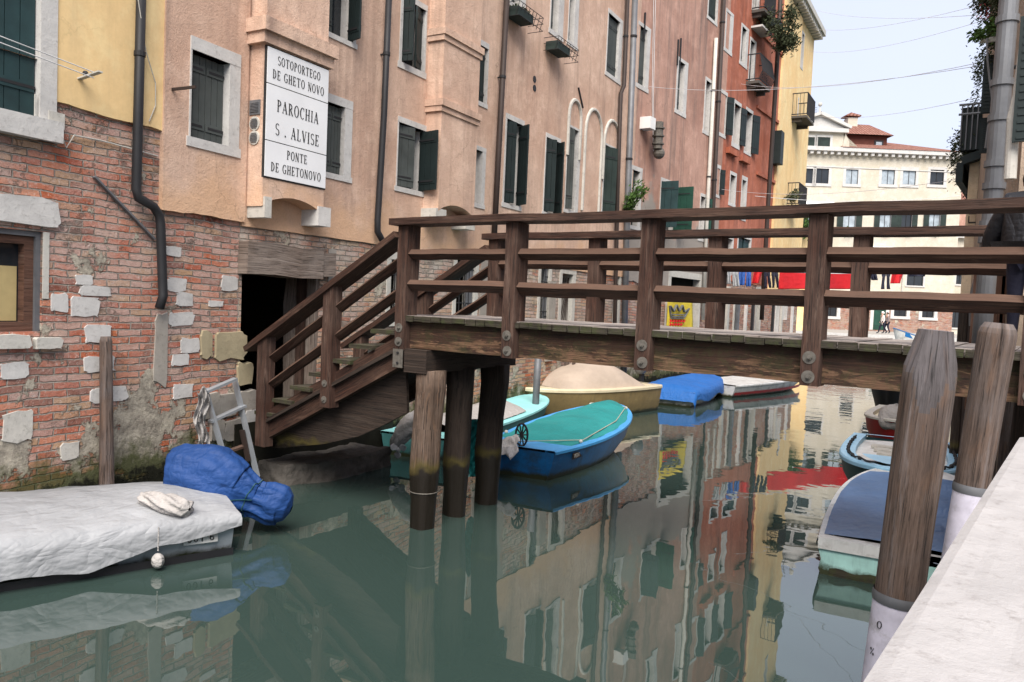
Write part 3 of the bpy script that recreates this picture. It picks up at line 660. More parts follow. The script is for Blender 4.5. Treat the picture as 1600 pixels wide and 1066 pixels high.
# chimney breasts on corbels
def breast(W, root, px0, px1, zb, zt, depth, mouldings, arch=True):
    u0 = W.uz(px0, 200)[0]; u1 = W.uz(px1, 200, depth)[0]
    mb = MB(); n = 12; zc = zb + .16
    f = lambda t: zb + .16 * math.sin(math.pi * t) ** .7 if arch else zb
    for k in range(n):
        a, b = u0 + (u1 - u0) * k / n, u0 + (u1 - u0) * (k + 1) / n; za, zbb = f(k / n), f((k + 1) / n)
        mb.face([W.P(a, za, depth), W.P(b, zbb, depth), W.P(b, zt, depth), W.P(a, zt, depth)]); mb.face([W.P(a, za, 0), W.P(b, zbb, 0), W.P(b, zbb, depth), W.P(a, za, depth)])
    for u in (u0, u1): mb.face([W.P(u, zb, 0), W.P(u, zt, 0), W.P(u, zt, depth), W.P(u, zb, depth)])
    mb.face([W.P(u0, zt, 0), W.P(u1, zt, 0), W.P(u1, zt, depth), W.P(u0, zt, depth)])
    c = mb.build('chimney_breast', M['pink'], root, bevel=.01)
    for (z, h, o) in mouldings:
        m = MB(); m.wbox(W, u0 - o, u1 + o, z, z + h * .45, 0, depth + o * .6); m.wbox(W, u0 - o * 1.4, u1 + o * 1.4, z + h * .45, z + h, 0, depth + o * 1.3); m.build('moulding', M['pink'], c, bevel=.012)
    return u0, u1, c
zc0 = WB.uz(420, 352, .3)[1]
zm = WB.uz(420, 71, .3)[1]
u0s, u1s, cb = breast(WB, ph, 385, 509, 3.56, 13, .31, [(zm + .01, .3, .075)])
for a, b in ((WB.uz(383, 340)[0] - .0, u0s + .13), (u1s - .12, u1s + .12)):
    q = MB(); q.wbox(WB, a, b, 3.42, 3.68, 0, .34); q.build('corbel', M['white'] if a > 1 else M['whited'], cb, bevel=.01)
for k, (x, y, rad) in enumerate(((402, 175, 0), (400, 200, .11), (399, 222, .11))):
    # vents on the side face of the chimney breast
    zz = WB.uz(395, y)[1] + .02; c = WB.P(u0s - .005, zz, .15); q = MB()
    if rad: q.disc(c + WB.d * .01, -WB.d, .088, .02, 18)
    else: q.box(c, WB.n * .09, WB.d * .01, (0, 0, .09))
    v = q.build('vent', M['whited'] if rad else M['zinc'], cb)
    q = MB()
    for j in range(-3, 4): hw = math.sqrt(max(.0, 1 - (j / 4.2) ** 2)) * .065 if rad else .07; q.box(c - WB.d * .018 + Vector((0, 0, j * .018)), WB.n * hw, WB.d * .003, (0, 0, .004))
    q.build('slats', M['zinc'], v)
zz1 = WB.uz(690, 172, .33)[1]; zz2 = WB.uz(696, 62, .33)[1]
u0t, u1t, cb2 = breast(WB, ph, 663, 746, 3.95, 13, .34, [(zz1 - .02, .2, .04), (zz2 - .02, .2, .04)], arch=True)
q = MB(); q.wbox(WB, u0t - .05, u0t + .25, 3.82, 4.0, 0, .34); q.wbox(WB, u1t - .25, u1t + .05, 3.75, 3.98, 0, .34); q.build('corbel', M['whited'], cb2, bevel=.01)
# blind gothic arches
for (xa, xb, y0, yt) in ((884, 903, 300, 155), (911, 937, 330, 170), (941, 966, 330, 188)):
    ua, ub_ = WB.uz(xa, 230)[0], WB.uz(xb, 230)[0]; zt = WB.uz((xa + xb) / 2, yt)[1]; zs = zt - (ub_ - ua) * .62; zb = WB.uz(xa, y0)[1]
    um, hw = (ua + ub_) / 2, (ub_ - ua) / 2; pts = [WB.P(ua, zs - .9 if xa != 911 else zb, .04)] + [WB.P(um - hw * math.cos(t), zs + (zt - zs) * math.sin(t), .04) for t in [math.pi * k / 10 for k in range(11)]] + [WB.P(ub_, zs - .9 if xa != 911 else zb, .04)]
    q = MB(); q.tube(pts, .045, 6); q.build('blind_arch', M['whited'], ph, smooth=True)
pipe(WB, ph, [(610, -60), (600, 180), (590, 345), (590, 362), (597, 375), (604, 380)], .05, M['darkmetal'], off=.14)
pipe(WB, ph, [(795, -60), (779, 240), (771, 392)], .056, M['brownpipe'], off=.14)
pipe(WB, ph, [(983, -60), (975, 134), (970, 146), (965, 300), (962, 440), (958, 620)], .055, M['brownpipe'], off=.12)
for (x0, y0, y1, x1) in ((832, 120, 127, 835),): 
    for k in range(2): u, z = WB.uz(835, 124 + k * 14, .03); q = MB(); q.disc(WB.P(u, z, .03), WB.n, .07, .01, 10); q.build('wall_plug', M['iron'], ph)
q = MB(); q.beam(WB.P(*WB.uz(904, 137, .05), .05), WB.P(*WB.uz(911, 169, .05), .05), .03, .03); q.build('tie_bar', M['iron'], ph)
# grey downpipe bundle between pink and brown houses
# ------------------------------------------------------------------ the brown-pink house
bh = thing('brown_house', 'stained brown-pink house with faded teal shutters, between pink and orange houses', 'house', WC.P(3, 0))
rc = WC.rect
winC = [(rc(994, 37, 130, 1008), (.08, .22, .1, .12), SG), (rc(1057, 93, 172, 1067), (.1, .25, .1, .12), [('L', 0, 'shuttergrey', .6)]), (rc(1100, 124, 204, 1108), (.08, .2, .1, .12), []),
        (rc(1106, -30, 26, 1120), (.06, .05, .1, .1), [('L', 0, 'shutter', .5), ('R', 0, 'shutter', .5)]), (rc(984, 264, 352, 996), (.05, .16, .12, .1), [('L', 0, 'shutter', .6)]),
        (rc(1030, 282, 357, 1056), (.05, .03, .1, .1), [('L', 88, 'shutterteal', .5), ('R', 88, 'shutterg', .5)]), (rc(1092, 306, 372, 1099), (.05, .05, .1, .1), [('R', 160, 'shutterg', .8)]),
        (rc(1045, 432, 520, 1090), (.2, .15, .2, 0), []), (rc(1118, 440, 520, 1126), (.1, .1, .1, 0), [])]
holesC = [x[0] for x in winC]
mb = MB(); slab(mb, WC, 0, WC.len, 3.2, 16, holesC, off=.03, thick=.28, jag=12, amp=.06); mb.build('plaster', M['brown'], bh)
mb = MB(); slab(mb, WC, 0, WC.len, -.6, 3.6, holesC, off=0, thick=.45, side=False); mb.build('brickwork', M['brickC'], bh)
body(WC, bh, 0, WC.len, -.6, 16, -9, M['brown'], o0=-.47)
for r, f, lv in winC: window(WC, bh, r, f, lv, off=.035, depth=.2, mull=False, sill=False, pane='glass' if r[2] > 3 else 'black', fm='white' if r[2] > 3 else 'whited')
pipe(WC, bh, [(994, -60), (980, 324), (974, 600)], .085, M['zinc'], off=.15)
pipe(WC, bh, [(1119, 60), (1105, 330), (1098, 500)], .06, M['whited'], off=.12)
pipe(WC, bh, [(1133, -40), (1114, 330), (1108, 500)], .07, M['brownpipe'], off=.14)
q = MB(); u, z = WC.uz(1012, 193, .2); q.wbox(WC, u - .15, u + .2, z - .16, z + .16, 0, .35); fl = q.build('flue_box', M['white_paint'], bh, bevel=.01)
q = MB(); u, z = WC.uz(1029, 205, .3); q.tube([WC.P(u, z + .25, .3), WC.P(u, z - .5, .3)], .13, 12)
for k in range(3): q.tube([WC.P(u, z + .1 - k * .22, .3), WC.P(u, z + .06 - k * .22, .3)], .17, 12)
q.ball(WC.P(u + .1, z - .6, .3), .17, 12); q.build('flue_pipe', M['steel'], fl, smooth=False)
for k in range(2): q = MB(); q.tube([WC.P(*WC.uz(1022 + k * 3, -40, .06), .06), WC.P(*WC.uz(1019 + k * 2, 150, .06), .06), WC.P(*WC.uz(1021 + k, 240, .06), .06)], .01, 5); q.build('cable', M['wirew'], bh)
for (x, y) in ((1008, 20), (1060, 62), (1064, 60)): q = MB(); q.beam(WC.P(*WC.uz(x, y, .05), .05), WC.P(*WC.uz(x - 2, y + 40, .05), .05), .05, .04); q.build('tie_bar', M['iron'], bh)
# a few stone quoin strips and pipes at water level
for (x, w_, mt) in ((1040, .1, 'whited'), (1128, .06, 'darkmetal')):
    u = WC.uz(min(x, 1110), 470)[0]; q = MB(); q.wbox(WC, u, u + w_, 1, 3.2, 0, .06); q.build('pilaster', M[mt], bh)
# ------------------------------------------------------------------ the orange-red house
rh = thing('orange_red_house', 'orange-red plastered house with small iron balconies, on the left bank', 'house', WD.P(3, 0))
rd = WD.rect
SHD = [('L', 0, 'shutterb', .5), ('R', 0, 'shutterb', .5)]
winD = [(rd(1133, 17, 76, 1139), (.1, .3, .1, .12), [('L', 0, 'shuttergrey', .6)]), (rd(1157, 40, 97, 1164), (.1, .25, .1, .12), [('L', 0, 'shuttergrey', .6)]), (rd(1170, 61, 128, 1177), (.08, .15, .1, 0), [('L', 0, 'shuttergrey', .6)]),
        (rd(1123, 143, 207, 1133), (.05, .05, .12, .12), [('R', 150, 'shutterb', .5)]), (rd(1145, 160, 223, 1155), (.1, .03, .12, .16), [('R', 170, 'shutterb', .6)]), (rd(1163, 171, 236, 1173), (.03, .05, .12, .1), [('R', 160, 'shutterb', .6)]),
        (rd(1118, 262, 304, 1122.5), (.05, .05, .12, .1), [('R', 150, 'shutterb', .8)]), (rd(1139, 272, 317, 1147), (.06, .1, .12, .1), []), (rd(1157, 280, 340, 1163), (.06, .14, .15, .1), []),
        (rd(1175, -30, 17, 1184), (.05, .1, .1, 0), []), (rd(1133, 372, 392, 1143), (.1, .1, .1, .1), [('L', 0, 'shutterteal', .5)]), (rd(1152, 370, 392, 1171), (.1, .1, .1, .1), [('L', 0, 'shutterteal', .45), ('R', 0, 'shutterteal', .45)]),
        (rd(1180, 452, 540, 1186), (.1, .1, .1, 0), []), (rd(1146, 455, 540, 1152), (.1, .1, .1, 0), [])]
holesD = [x[0] for x in winD]
mb = MB(); slab(mb, WD, 0, WD.len, 3.6, 17, holesD, off=.03, thick=.28, jag=15, amp=.06); mb.build('plaster', M['red'], rh)
mb = MB(); slab(mb, WD, 0, WD.len, -.6, 4.0, holesD, off=0, thick=.45, side=False); mb.build('brickwork', M['brickC'], rh)
body(WD, rh, 0, WD.len, -.6, 17, -9, M['red'], o0=-.47)
for r, f, lv in winD: window(WD, rh, r, f, lv, off=.035, depth=.2, mull=False, sill=False, pane='glass' if r[2] > 3 else 'black', fm='white' if r[2] > 3 else 'whited')
def balcony(W, root, u0, u1, z, dep, h=.95, mat='iron', curve=False, n=14):
    q = MB(); q.wbox(W, u0, u1, z - .1, z, 0, dep); sl = q.build('balcony', M['rockd'], root, bevel=.01)
    q = MB(); 
    for zz in (z + .06, z + h):
        q.tube([W.P(u0, zz, 0), W.P(u0, zz, dep), W.P(u1, zz, dep), W.P(u1, zz, 0)], .024, 6)
    for k in range(n + 1):
        u = u0 + (u1 - u0) * k / n; b = dep * (.25 if curve else 0)
        q.tube([W.P(u, z + .05, dep), W.P(u, z + h * .35, dep + b), W.P(u, z + h, dep)], .016, 5)
    m = max(2, int(dep / .14))
    for u in (u0, u1):
        for k in range(m): q.tube([W.P(u, z + .05, dep * k / m), W.P(u, z + h, dep * k / m)], .01, 5)
    q.build('railing', M[mat], sl)
    for u in (u0 + .15, u1 - .15): q = MB(); q.beam(W.P(u, z - .17, 0), W.P(u, z - .17, dep * .7), .08, .14); q.build('bracket', M['rockd'], sl)
    return sl
a = WD.rect(1165, 103, 128, 1178); balcony(WD, rh, a[0], a[1] + .5, a[2], .5, curve=True)
a = WD.rect(1174, -10, 17, 1186); balcony(WD, rh, a[0], a[1] + .4, a[2], .5)
q = MB(); a = WD.uz(1176, 50); q.wbox(WD, a[0] - .3, a[0] + .9, a[1] + .05, a[1] + .12, 0, .45); q.build('door_hood', M['white'], rh)
for y in (52, 172, 275):
    a = WD.uz(1184, y); q = MB(); q.wbox(WD, a[0] - .3, WD.len, a[1], a[1] + .12, 0, .1); q.build('string_course', M['red'], rh)
for (x, y) in ((1140, 243), (1160, 255)):
    a = WD.uz(x, y); q = MB(); q.wbox(WD, a[0] - .5, a[0] + .4, a[1], a[1] + .2, 0, .18); q.build('hood_mould', M['red'], rh, bevel=.02)
# ------------------------------------------------------------------ the ochre-yellow house
oh = thing('ochre_house', 'tall ochre-yellow house with dark balconies and a white eaves cornice, farthest on the left bank', 'house', WE.P(3, 0))
re_ = WE.rect
winE = [(re_(1251, 49, 104, 1254), (.1, .1, .1, .12), []), (re_(1236, 143, 183, 1240), (.1, .15, .1, 0), [('L', 0, 'shutterb', .5)]), (re_(1243, 152, 176, 1245.5), (.1, .15, .1, .1), []),
        (re_(1229, 261, 302, 1233), (.1, .15, .1, 0), []), (re_(1224, 440, 500, 1229), (.1, .1, .1, 0), []), (re_(1212, 445, 520, 1216), (.1, .1, .1, 0), [])]
holesE = [x[0] for x in winE]
zE = WE.uz(1249, 0)[1]
mb = MB(); slab(mb, WE, 0, WE.len, 3.2, 15.9, holesE, off=.03, thick=.28, jag=18, amp=.06); mb.build('plaster', M['yellow2'], oh)
mb = MB(); slab(mb, WE, 0, WE.len, -.6, 3.6, holesE, off=0, thick=.45); mb.build('brickwork', M['brickC'], oh)
body(WE, oh, 0, WE.len, -.6, 16, -9, M['yellow2'], o0=-.47)
for r, f, lv in winE: window(WE, oh, r, f, lv, off=.035, depth=.2, mull=False, sill=False, pane='glass' if r[2] > 3 else 'black')
a = re_(1234, 170, 182, 1244); balcony(WE, oh, a[0] - .2, a[1] + .2, a[2] - .05, .75)
a = re_(1227, 290, 322, 1238); balcony(WE, oh, a[0] - .2, a[1] + .1, a[2], .6)
q = MB(); q.wbox(WE, -.1, WE.len + .3, 15.9, 16.15, -.3, .5); cn = q.build('cornice', M['whited'], oh)
q = MB()
for k in range(18): u = .2 + k * (WE.len) / 18; q.wbox(WE, u, u + .18, 15.68, 15.9, 0, .42)
q.build('dentils', M['whited'], cn)
q = MB(); u = WE.uz(1202, 300)[0]; a = WE.uz(1203, 200); b = WE.uz(1200, 252); q.wbox(WE, u, u + .55, b[1], a[1], 0, .35); q.build('shutter', M['shutterb'], oh)
pipe(WE, oh, [(1222, -60), (1216, 70), (1198, 354), (1190, 500)], .085, M['brownpipe'], off=.3)
q = MB(); uu = WE.uz(1234, 300)[0]; q.wbox(WE, 0, uu, 3.3, 15.6, .03, .12); q.build('pilaster', M['yellow2'], oh)

# street-level strips of pipe and stone, seen under and over the deck
for W_, root, lst in ((WD, rh, [(1133, 'whited', .1), (1150, 'zinc', .09), (1163, 'white', .06), (1174, 'darkmetal', .06)]), (WE, oh, [(1206, 'darkmetal', .08), (1219, 'whited', .1), (1236, 'white', .12)])):
    for (x, mt, w_) in lst:
        u = W_.uz(x, 480)[0]; q = MB(); q.wbox(W_, u, u + w_ * 2, .3, 3.4, 0, .1); q.build('downpipe' if 'metal' in mt or mt == 'zinc' else 'stone_strip', M[mt], root)

# ------------------------------------------------------------------ lettering (drawn strokes, no font file)
def glyph(ch):
    """polygons in a 0..w x 0..1 box; returns (width, [polygons])"""
    T, t = .13, .045; P = []
    def bx(x0, y0, x1, y1): P.append([(x0, y0), (x1, y0), (x1, y1), (x0, y1)])
    def ln(a, b, w): 
        dx, dy = b[0] - a[0], b[1] - a[1]; L = math.hypot(dx, dy); nx, ny = -dy / L * w / 2, dx / L * w / 2
        P.append([(a[0] - nx, a[1] - ny), (b[0] - nx, b[1] - ny), (b[0] + nx, b[1] + ny), (a[0] + nx, a[1] + ny)])
    def arc(cx, cy, rx, ry, a0, a1, n=14, T=T, t=t):
        for k in range(n):
            q = []
            for a in (a0 + (a1 - a0) * k / n, a0 + (a1 - a0) * (k + 1) / n):
                c, s_ = math.cos(R(a)), math.sin(R(a)); q.append(((cx + rx * c, cy + ry * s_), (cx + (rx - T) * c, cy + (ry - t) * s_)))
            P.append([q[0][0], q[1][0], q[1][1], q[0][1]])
    def st(x, y0=0, y1=1, w=T): bx(x, y0, x + w, y1); bx(x - .06, 0, x + w + .06, t * .8); bx(x - .06, 1 - t * .8, x + w + .06, 1)
    W = .62
    if ch == 'I': st(.08); W = .3
    elif ch == 'T': st(.26); bx(.0, 1 - t, .66, 1); bx(.0, .8, .035, 1); bx(.625, .8, .66, 1); P.pop(-4); W = .68
    elif ch == 'L': st(.06); bx(.06, 0, .52, t); bx(.48, 0, .52, .22); W = .55
    elif ch == 'E': st(.06); bx(.06, 0, .52, t); bx(.48, 0, .52, .22); bx(.06, 1 - t, .5, 1); bx(.46, .8, .5, 1); bx(.15, .48, .38, .48 + t); bx(.36, .4, .39, .62); W = .58
    elif ch == 'H': st(.06); st(.48); bx(.15, .48, .5, .48 + t); W = .68
    elif ch == 'N': st(.06, w=.05); st(.52, w=.05); ln((.08, 1), (.54, 0), .14); W = .66
    elif ch == 'A': ln((.34, 1), (.06, 0), .045); ln((.32, 1), (.58, 0), .14); bx(.15, .3, .48, .3 + t); bx(0, 0, .16, t); bx(.46, 0, .7, t); W = .7
    elif ch == 'V': ln((.08, 1), (.34, 0), .14); ln((.58, 1), (.36, 0), .045); bx(0, 1 - t, .2, 1); bx(.5, 1 - t, .68, 1); W = .68
    elif ch == 'P': st(.06); arc(.15, .74, .38, .26, -90, 90); W = .56
    elif ch == 'R': st(.06); arc(.15, .74, .37, .26, -90, 90); ln((.28, .5), (.56, 0), .13); bx(.5, 0, .66, t); W = .64
    elif ch == 'D': st(.06); arc(.15, .5, .44, .5, -90, 90); W = .64
    elif ch == 'O': arc(.34, .5, .34, .51, 0, 360, 26); W = .7
    elif ch == 'C': arc(.34, .5, .34, .51, 50, 310, 22); bx(.54, .72, .58, .98); W = .62
    elif ch == 'G': arc(.34, .5, .34, .51, 50, 320, 22); bx(.5, 0.05, .62, .42); bx(.42, .4, .68, .4 + t); bx(.54, .74, .58, .98); W = .68
    elif ch == 'S': arc(.28, .74, .25, .26, 30, 270, 12, .09, .05); arc(.28, .26, .27, .27, -150, 90, 12, .11, .05); W = .55
    elif ch == '.': bx(.1, 0, .24, .14); W = .32
    elif ch == '0': arc(.3, .5, .28, .5, 0, 360, 20, .11, .1); W = .62
    elif ch == '1': bx(.2, 0, .34, 1); W = .5
    elif ch == '6': arc(.3, .3, .27, .3, 0, 360, 16, .11, .1); arc(.36, .5, .33, .5, 80, 200, 10, .11, .1); W = .62
    elif ch == '%': arc(.12, .8, .12, .18, 0, 360, 10, .05, .05); arc(.5, .2, .12, .18, 0, 360, 10, .05, .05); ln((.5, 1), (.1, 0), .05); W = .66
    else: W = .35
    return W, P
def lettering(text, origin, ax, ay, nrm, h, width, parent, mat, name='lettering', condense=None, thick=.004):
    """centred text: origin = centre of the baseline"""
    sp = .16; gl = [glyph(c) for c in text]; tot = sum(g[0] for g in gl) + sp * (len(gl) - 1); kx = width / tot
    mb = MB(); x = -width / 2; ax, ay, nrm = Vector(ax), Vector(ay), Vector(nrm); o = Vector(origin)
    if tot and ax.cross(ay).dot(nrm) < 0: pass
    for w_, ps in gl:
        for poly in ps:
            f = [o + ax * (x + p[0] * kx) + ay * (p[1] * h) + nrm * thick for p in poly]; b = [q - nrm * thick for q in f]
            mb.face(f)
            for i in range(4): mb.face([b[i], b[(i + 1) % 4], f[(i + 1) % 4], f[i]])
        x += (w_ + sp) * kx
    return mb.build(name, mat, parent)

# ------------------------------------------------------------------ the street-name sign
so = .315
c00 = WB.uz(418, 72, so); c10 = WB.uz(513.6, 110, so); c01 = WB.uz(412, 276, so); c11 = WB.uz(506, 294.6, so)
su0, su1 = (c00[0] + c01[0]) / 2, (c10[0] + c11[0]) / 2; st_, sb_ = (c00[1] + c10[1]) / 2, (c01[1] + c11[1]) / 2
sg = thing('street_name_sign', 'white marble sign of three panels in black capitals on the pink chimney breast', 'sign', WB.P(su0, sb_, so))
l1 = (WB.uz(417.4, 130, so)[1] + WB.uz(510.6, 161.6, so)[1]) / 2; l2 = (WB.uz(414, 218, so)[1] + WB.uz(508, 243.3, so)[1]) / 2
sw = su1 - su0
def panel(zt, zb, rows):
    q = MB(); q.wbox(WB, su0, su1, zb + .006, zt - .006, so - .02, so + .015); p = q.build('panel', M['enamel'], sg)
    for (txt, zc, h, wd) in rows: lettering(txt, WB.P((su0 + su1) / 2, zc, so + .015), WB.d, (0, 0, 1), WB.n, h, wd * sw, p, M['ink'])
H1, H2, H3 = st_ - l1, l1 - l2, l2 - sb_
panel(st_, l1, [('SOTOPORTEGO', l1 + H1 * .58, H1 * .24, .70), ('DE GHETO NOVO', l1 + H1 * .17, H1 * .25, .84)])
panel(l1, l2, [('PAROCHIA', l2 + H2 * .55, H2 * .21, .68), ('S . ALVISE', l2 + H2 * .13, H2 * .21, .72)])
panel(l2, sb_, [('PONTE', sb_ + H3 * .6, H3 * .25, .33), ('DE GHETONOVO', sb_ + H3 * .18, H3 * .25, .82)])
q = MB(); q.wbox(WB, su0 - .012, su1 + .012, sb_ - .012, st_ + .012, so - .03, so + .004); q.build('backing', M['ink'], sg)

# ------------------------------------------------------------------ the wooden footbridge
YN, YF = 6.29, 7.95; ZD = 2.31
PX = [-5.78, -4.36, -2.92, -1.51, -.08, 1.3]
fb = thing('footbridge', 'brown timber footbridge with railings, spanning the canal from the stairs on the left', 'bridge', (-3, 7.1, 0))
def rail_prof(s):   # a rail hewn to an outward edge: lit upper face, dark lower face
    return [(-.065 * s, -.055), (0.0, -.055), (.0, .055), (-.0, .055), (-.02 * s, .055)]
def edge_rail(x0, x1, z, yf, s, up=(0, 0, 1), z1=None, dz=(.055, .055)):
    z1 = z if z1 is None else z1
    m = MB(); p0, p1 = Vector((x0, yf, z)), Vector((x1, yf, z1)); off = random.random() * 9
    pr = [(0, 0), (.05, dz[0]), (.13, dz[0]), (.13, -dz[1]), (.075, -dz[1])]
    d = (p1 - p0); L = d.length; n = max(2, int(L / .2)); rows = []
    for k in range(n + 1):
        q = p0.lerp(p1, k / n); j = random.gauss(0, .0018); rows.append([Vector((q.x, q.y + a * s, q.z + b + j * (1 + i % 2))) for i, (a, b) in enumerate(pr)])
    per = [0, .075, .16, .27, .37, .43]
    for k in range(n):
        for i in range(5):
            f = [rows[k][i], rows[k][(i + 1) % 5], rows[k + 1][(i + 1) % 5], rows[k + 1][i]]; a0, a1 = L * k / n + off, L * (k + 1) / n + off
            m.face(f, [(a0, per[i]), (a0, per[i + 1]), (a1, per[i + 1]), (a1, per[i])])
    m.face(rows[0]); m.face(rows[-1][::-1])
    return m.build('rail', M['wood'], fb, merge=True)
def bolt(m, c, nrm, r=.05):
    m.disc(c, nrm, r, .006, 18)
def side(yf, s, near):
    # posts
    for i, x in enumerate(PX[:5] if near else PX):
        m = MB(); yc = yf + s * .1; zb = 1.93 if i == 0 or i > 4 else 1.95
        m.beam((x, yc, zb), (x, yc, 3.27), .2, .14, up=(1, 0, 0), jit=.003)
        p = m.build('post', M['woodp'], fb, bevel=.008)
        for zz in (2.17, 2.02):
            q = MB(); q.disc((x + random.uniform(-.008, .008), yf - s * .001, zz), (0, -s, 0), .05, .007, 20); wsh = q.build('washer', M['steel'], p)
            q = MB(); q.disc((x, yf - s * .006, zz), (0, -s, 0), .019, .022, 6); q.disc((x, yf - s * .02, zz), (0, -s, 0), .009, .02, 8); q.build('bolt', M['steel'], p)
        if i == 0 and near:
            q = MB(); q.box((x - .005, yf - .004, 1.84), (.07, 0, 0), (0, .004, 0), (0, 0, .1)); pl = q.build('steel_plate', M['steel'], p)
            q = MB(); 
            for zz in (1.9, 1.79): q.disc((x, yf - .008, zz), (0, -1, 0), .014, .014, 6)
            q.build('bolt', M['iron'], p)
    # cap rail
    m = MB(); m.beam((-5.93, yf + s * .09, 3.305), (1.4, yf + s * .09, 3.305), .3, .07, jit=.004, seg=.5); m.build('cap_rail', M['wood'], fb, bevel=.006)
    for a, b in zip(PX, PX[1:]):
        for z, dz in ((2.966, (.055, .055)), (2.645, (.05, .07))):
            edge_rail(a + .07, b - .07, z, yf + s * .012, s, dz=dz)
side(YN, 1, True); side(YF, 1, False)
# deck boards: one mesh of boards with weathered tops, mossy ends
m = MB(); x = -5.86
while x < 1.4:
    wd = random.uniform(.105, .15); e0 = random.uniform(-.012, .012); zt = ZD + random.uniform(-.004, .004)
    m.beam((x + wd / 2, YN + .045 + e0, zt - .0275), (x + wd / 2, YF + .12 - e0, zt - .0275), wd - .008, .055); x += wd
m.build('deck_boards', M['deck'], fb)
m = MB(); x = -5.86
while x < 1.4:
    wd = random.uniform(.11, .17); e0 = random.uniform(-.012, .014); m.box((x + wd / 2, YN + .03 + e0, ZD - .034 + random.uniform(-.005, .004)), (wd / 2 - .006, 0, 0), (0, .014, 0), (0, 0, .03 + random.uniform(-.005, .003))); x += wd
m.build('board_ends', M['plankend'], fb)
for y in (YN + .17, (YN + YF) / 2, YF - .02):
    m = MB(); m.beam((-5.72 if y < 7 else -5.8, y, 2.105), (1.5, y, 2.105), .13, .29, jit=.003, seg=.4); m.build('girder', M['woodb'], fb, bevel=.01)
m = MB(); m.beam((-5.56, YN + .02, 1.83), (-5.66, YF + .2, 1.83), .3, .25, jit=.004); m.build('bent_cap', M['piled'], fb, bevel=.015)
# piles
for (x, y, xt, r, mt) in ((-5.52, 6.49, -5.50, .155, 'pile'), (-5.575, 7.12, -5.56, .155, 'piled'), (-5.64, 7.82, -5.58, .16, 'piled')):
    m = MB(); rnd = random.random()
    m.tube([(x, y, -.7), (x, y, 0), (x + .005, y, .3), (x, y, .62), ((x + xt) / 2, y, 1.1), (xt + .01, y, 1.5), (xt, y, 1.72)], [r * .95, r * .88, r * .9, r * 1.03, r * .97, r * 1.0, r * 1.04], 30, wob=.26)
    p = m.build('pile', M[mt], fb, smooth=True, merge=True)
    if mt == 'pile':
        q = MB(); q.tube([(x + .155 * math.cos(a), y + .155 * math.sin(a), .40) for a in [2 * math.pi * k / 20 for k in range(21)]], .006, 6); q.build('wire_tie', M['steel'], p)
# stairs down to the door: stringers, treads, hand rails
def stair_side(yf, s, near):
    m = MB(); m.beam((-5.72, yf + s * .12, 1.96), (-8.12, yf + s * .12, .78), .1, .32, jit=.003); m.build('stringer', M['wood'], fb, bevel=.01)
    for (x, zb, zt) in ((-6.9, 1.18, 2.62), (-8.06, .56, 1.93)):
        m = MB(); m.beam((x, yf + s * .06, zb), (x, yf + s * .06, zt), .14, .17, up=(1, 0, 0), jit=.003); p = m.build('post', M['woodp'], fb, bevel=.008)
        if near and x > -7:
            for zz in (1.46, 1.27): q = MB(); q.disc((x - .01, yf - .012, zz), (0, -1, 0), .042, .007, 18); q.disc((x - .01, yf - .018, zz), (0, -1, 0), .016, .02, 6); q.build('washer', M['steel'], p)
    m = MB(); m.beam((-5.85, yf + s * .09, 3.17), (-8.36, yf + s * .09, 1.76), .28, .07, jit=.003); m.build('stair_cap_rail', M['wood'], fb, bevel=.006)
    for (za, zb) in ((2.92, 1.68), (2.58, 1.35)):
        xs = [-5.86, -6.83, -7.99]
        sl = (za - zb) / (5.86 - 7.99)
        for a, b in ((-5.86, -6.83), (-6.97, -7.99)): edge_rail(a, b, za + sl * (-5.86 - a) * 1.0 * 1, yf + s * .03, s, z1=za + sl * (-5.86 - b), dz=(.045, .06))
stair_side(YN, 1, True); stair_side(YF - .02, 1, False)
for k in range(7):
    x1 = -5.87 - k * .33; z = 2.13 - k * .19; m = MB()
    m.beam((x1 - .18, YN + .02, z - .02), (x1 - .18, YF + .1, z - .02), .36, .045, jit=.002, seg=.6); t = m.build('tread', M['plankend'], fb, bevel=.004)
    if k in (1, 3, 5): q = MB(); q.box((x1 - .1, YN + .17, z - .09), (.06, 0, 0), (0, .05, 0), (0, 0, .045)); q.build('cleat', M['whited'], t)
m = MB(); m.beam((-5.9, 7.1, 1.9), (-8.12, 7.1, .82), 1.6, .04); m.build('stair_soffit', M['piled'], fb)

m = MB(); pts = [onY(*q, 6.52) for q in ((634, 572), (636, 645), (600, 664), (560, 682), (505, 694), (440, 700), (408, 700), (408, 640))]
m.face(pts); m.face([p + Vector((0, .04, 0)) for p in pts][::-1]); [m.face([pts[i], pts[(i + 1) % 8], pts[(i + 1) % 8] + Vector((0, .04, 0)), pts[i] + Vector((0, .04, 0))]) for i in range(8)]
m.build('side_boarding', M['piled'], fb)
m = MB(); m.wbox(WB, -.05, 3.2, -.5, .8, 0, .06); tag(m.build('landing_base', M['shade_algae']), 'black masonry base with algal growth and painted-in shade beneath the stairs at the doorway', 'masonry')  # dark box added for the black void under the stairs
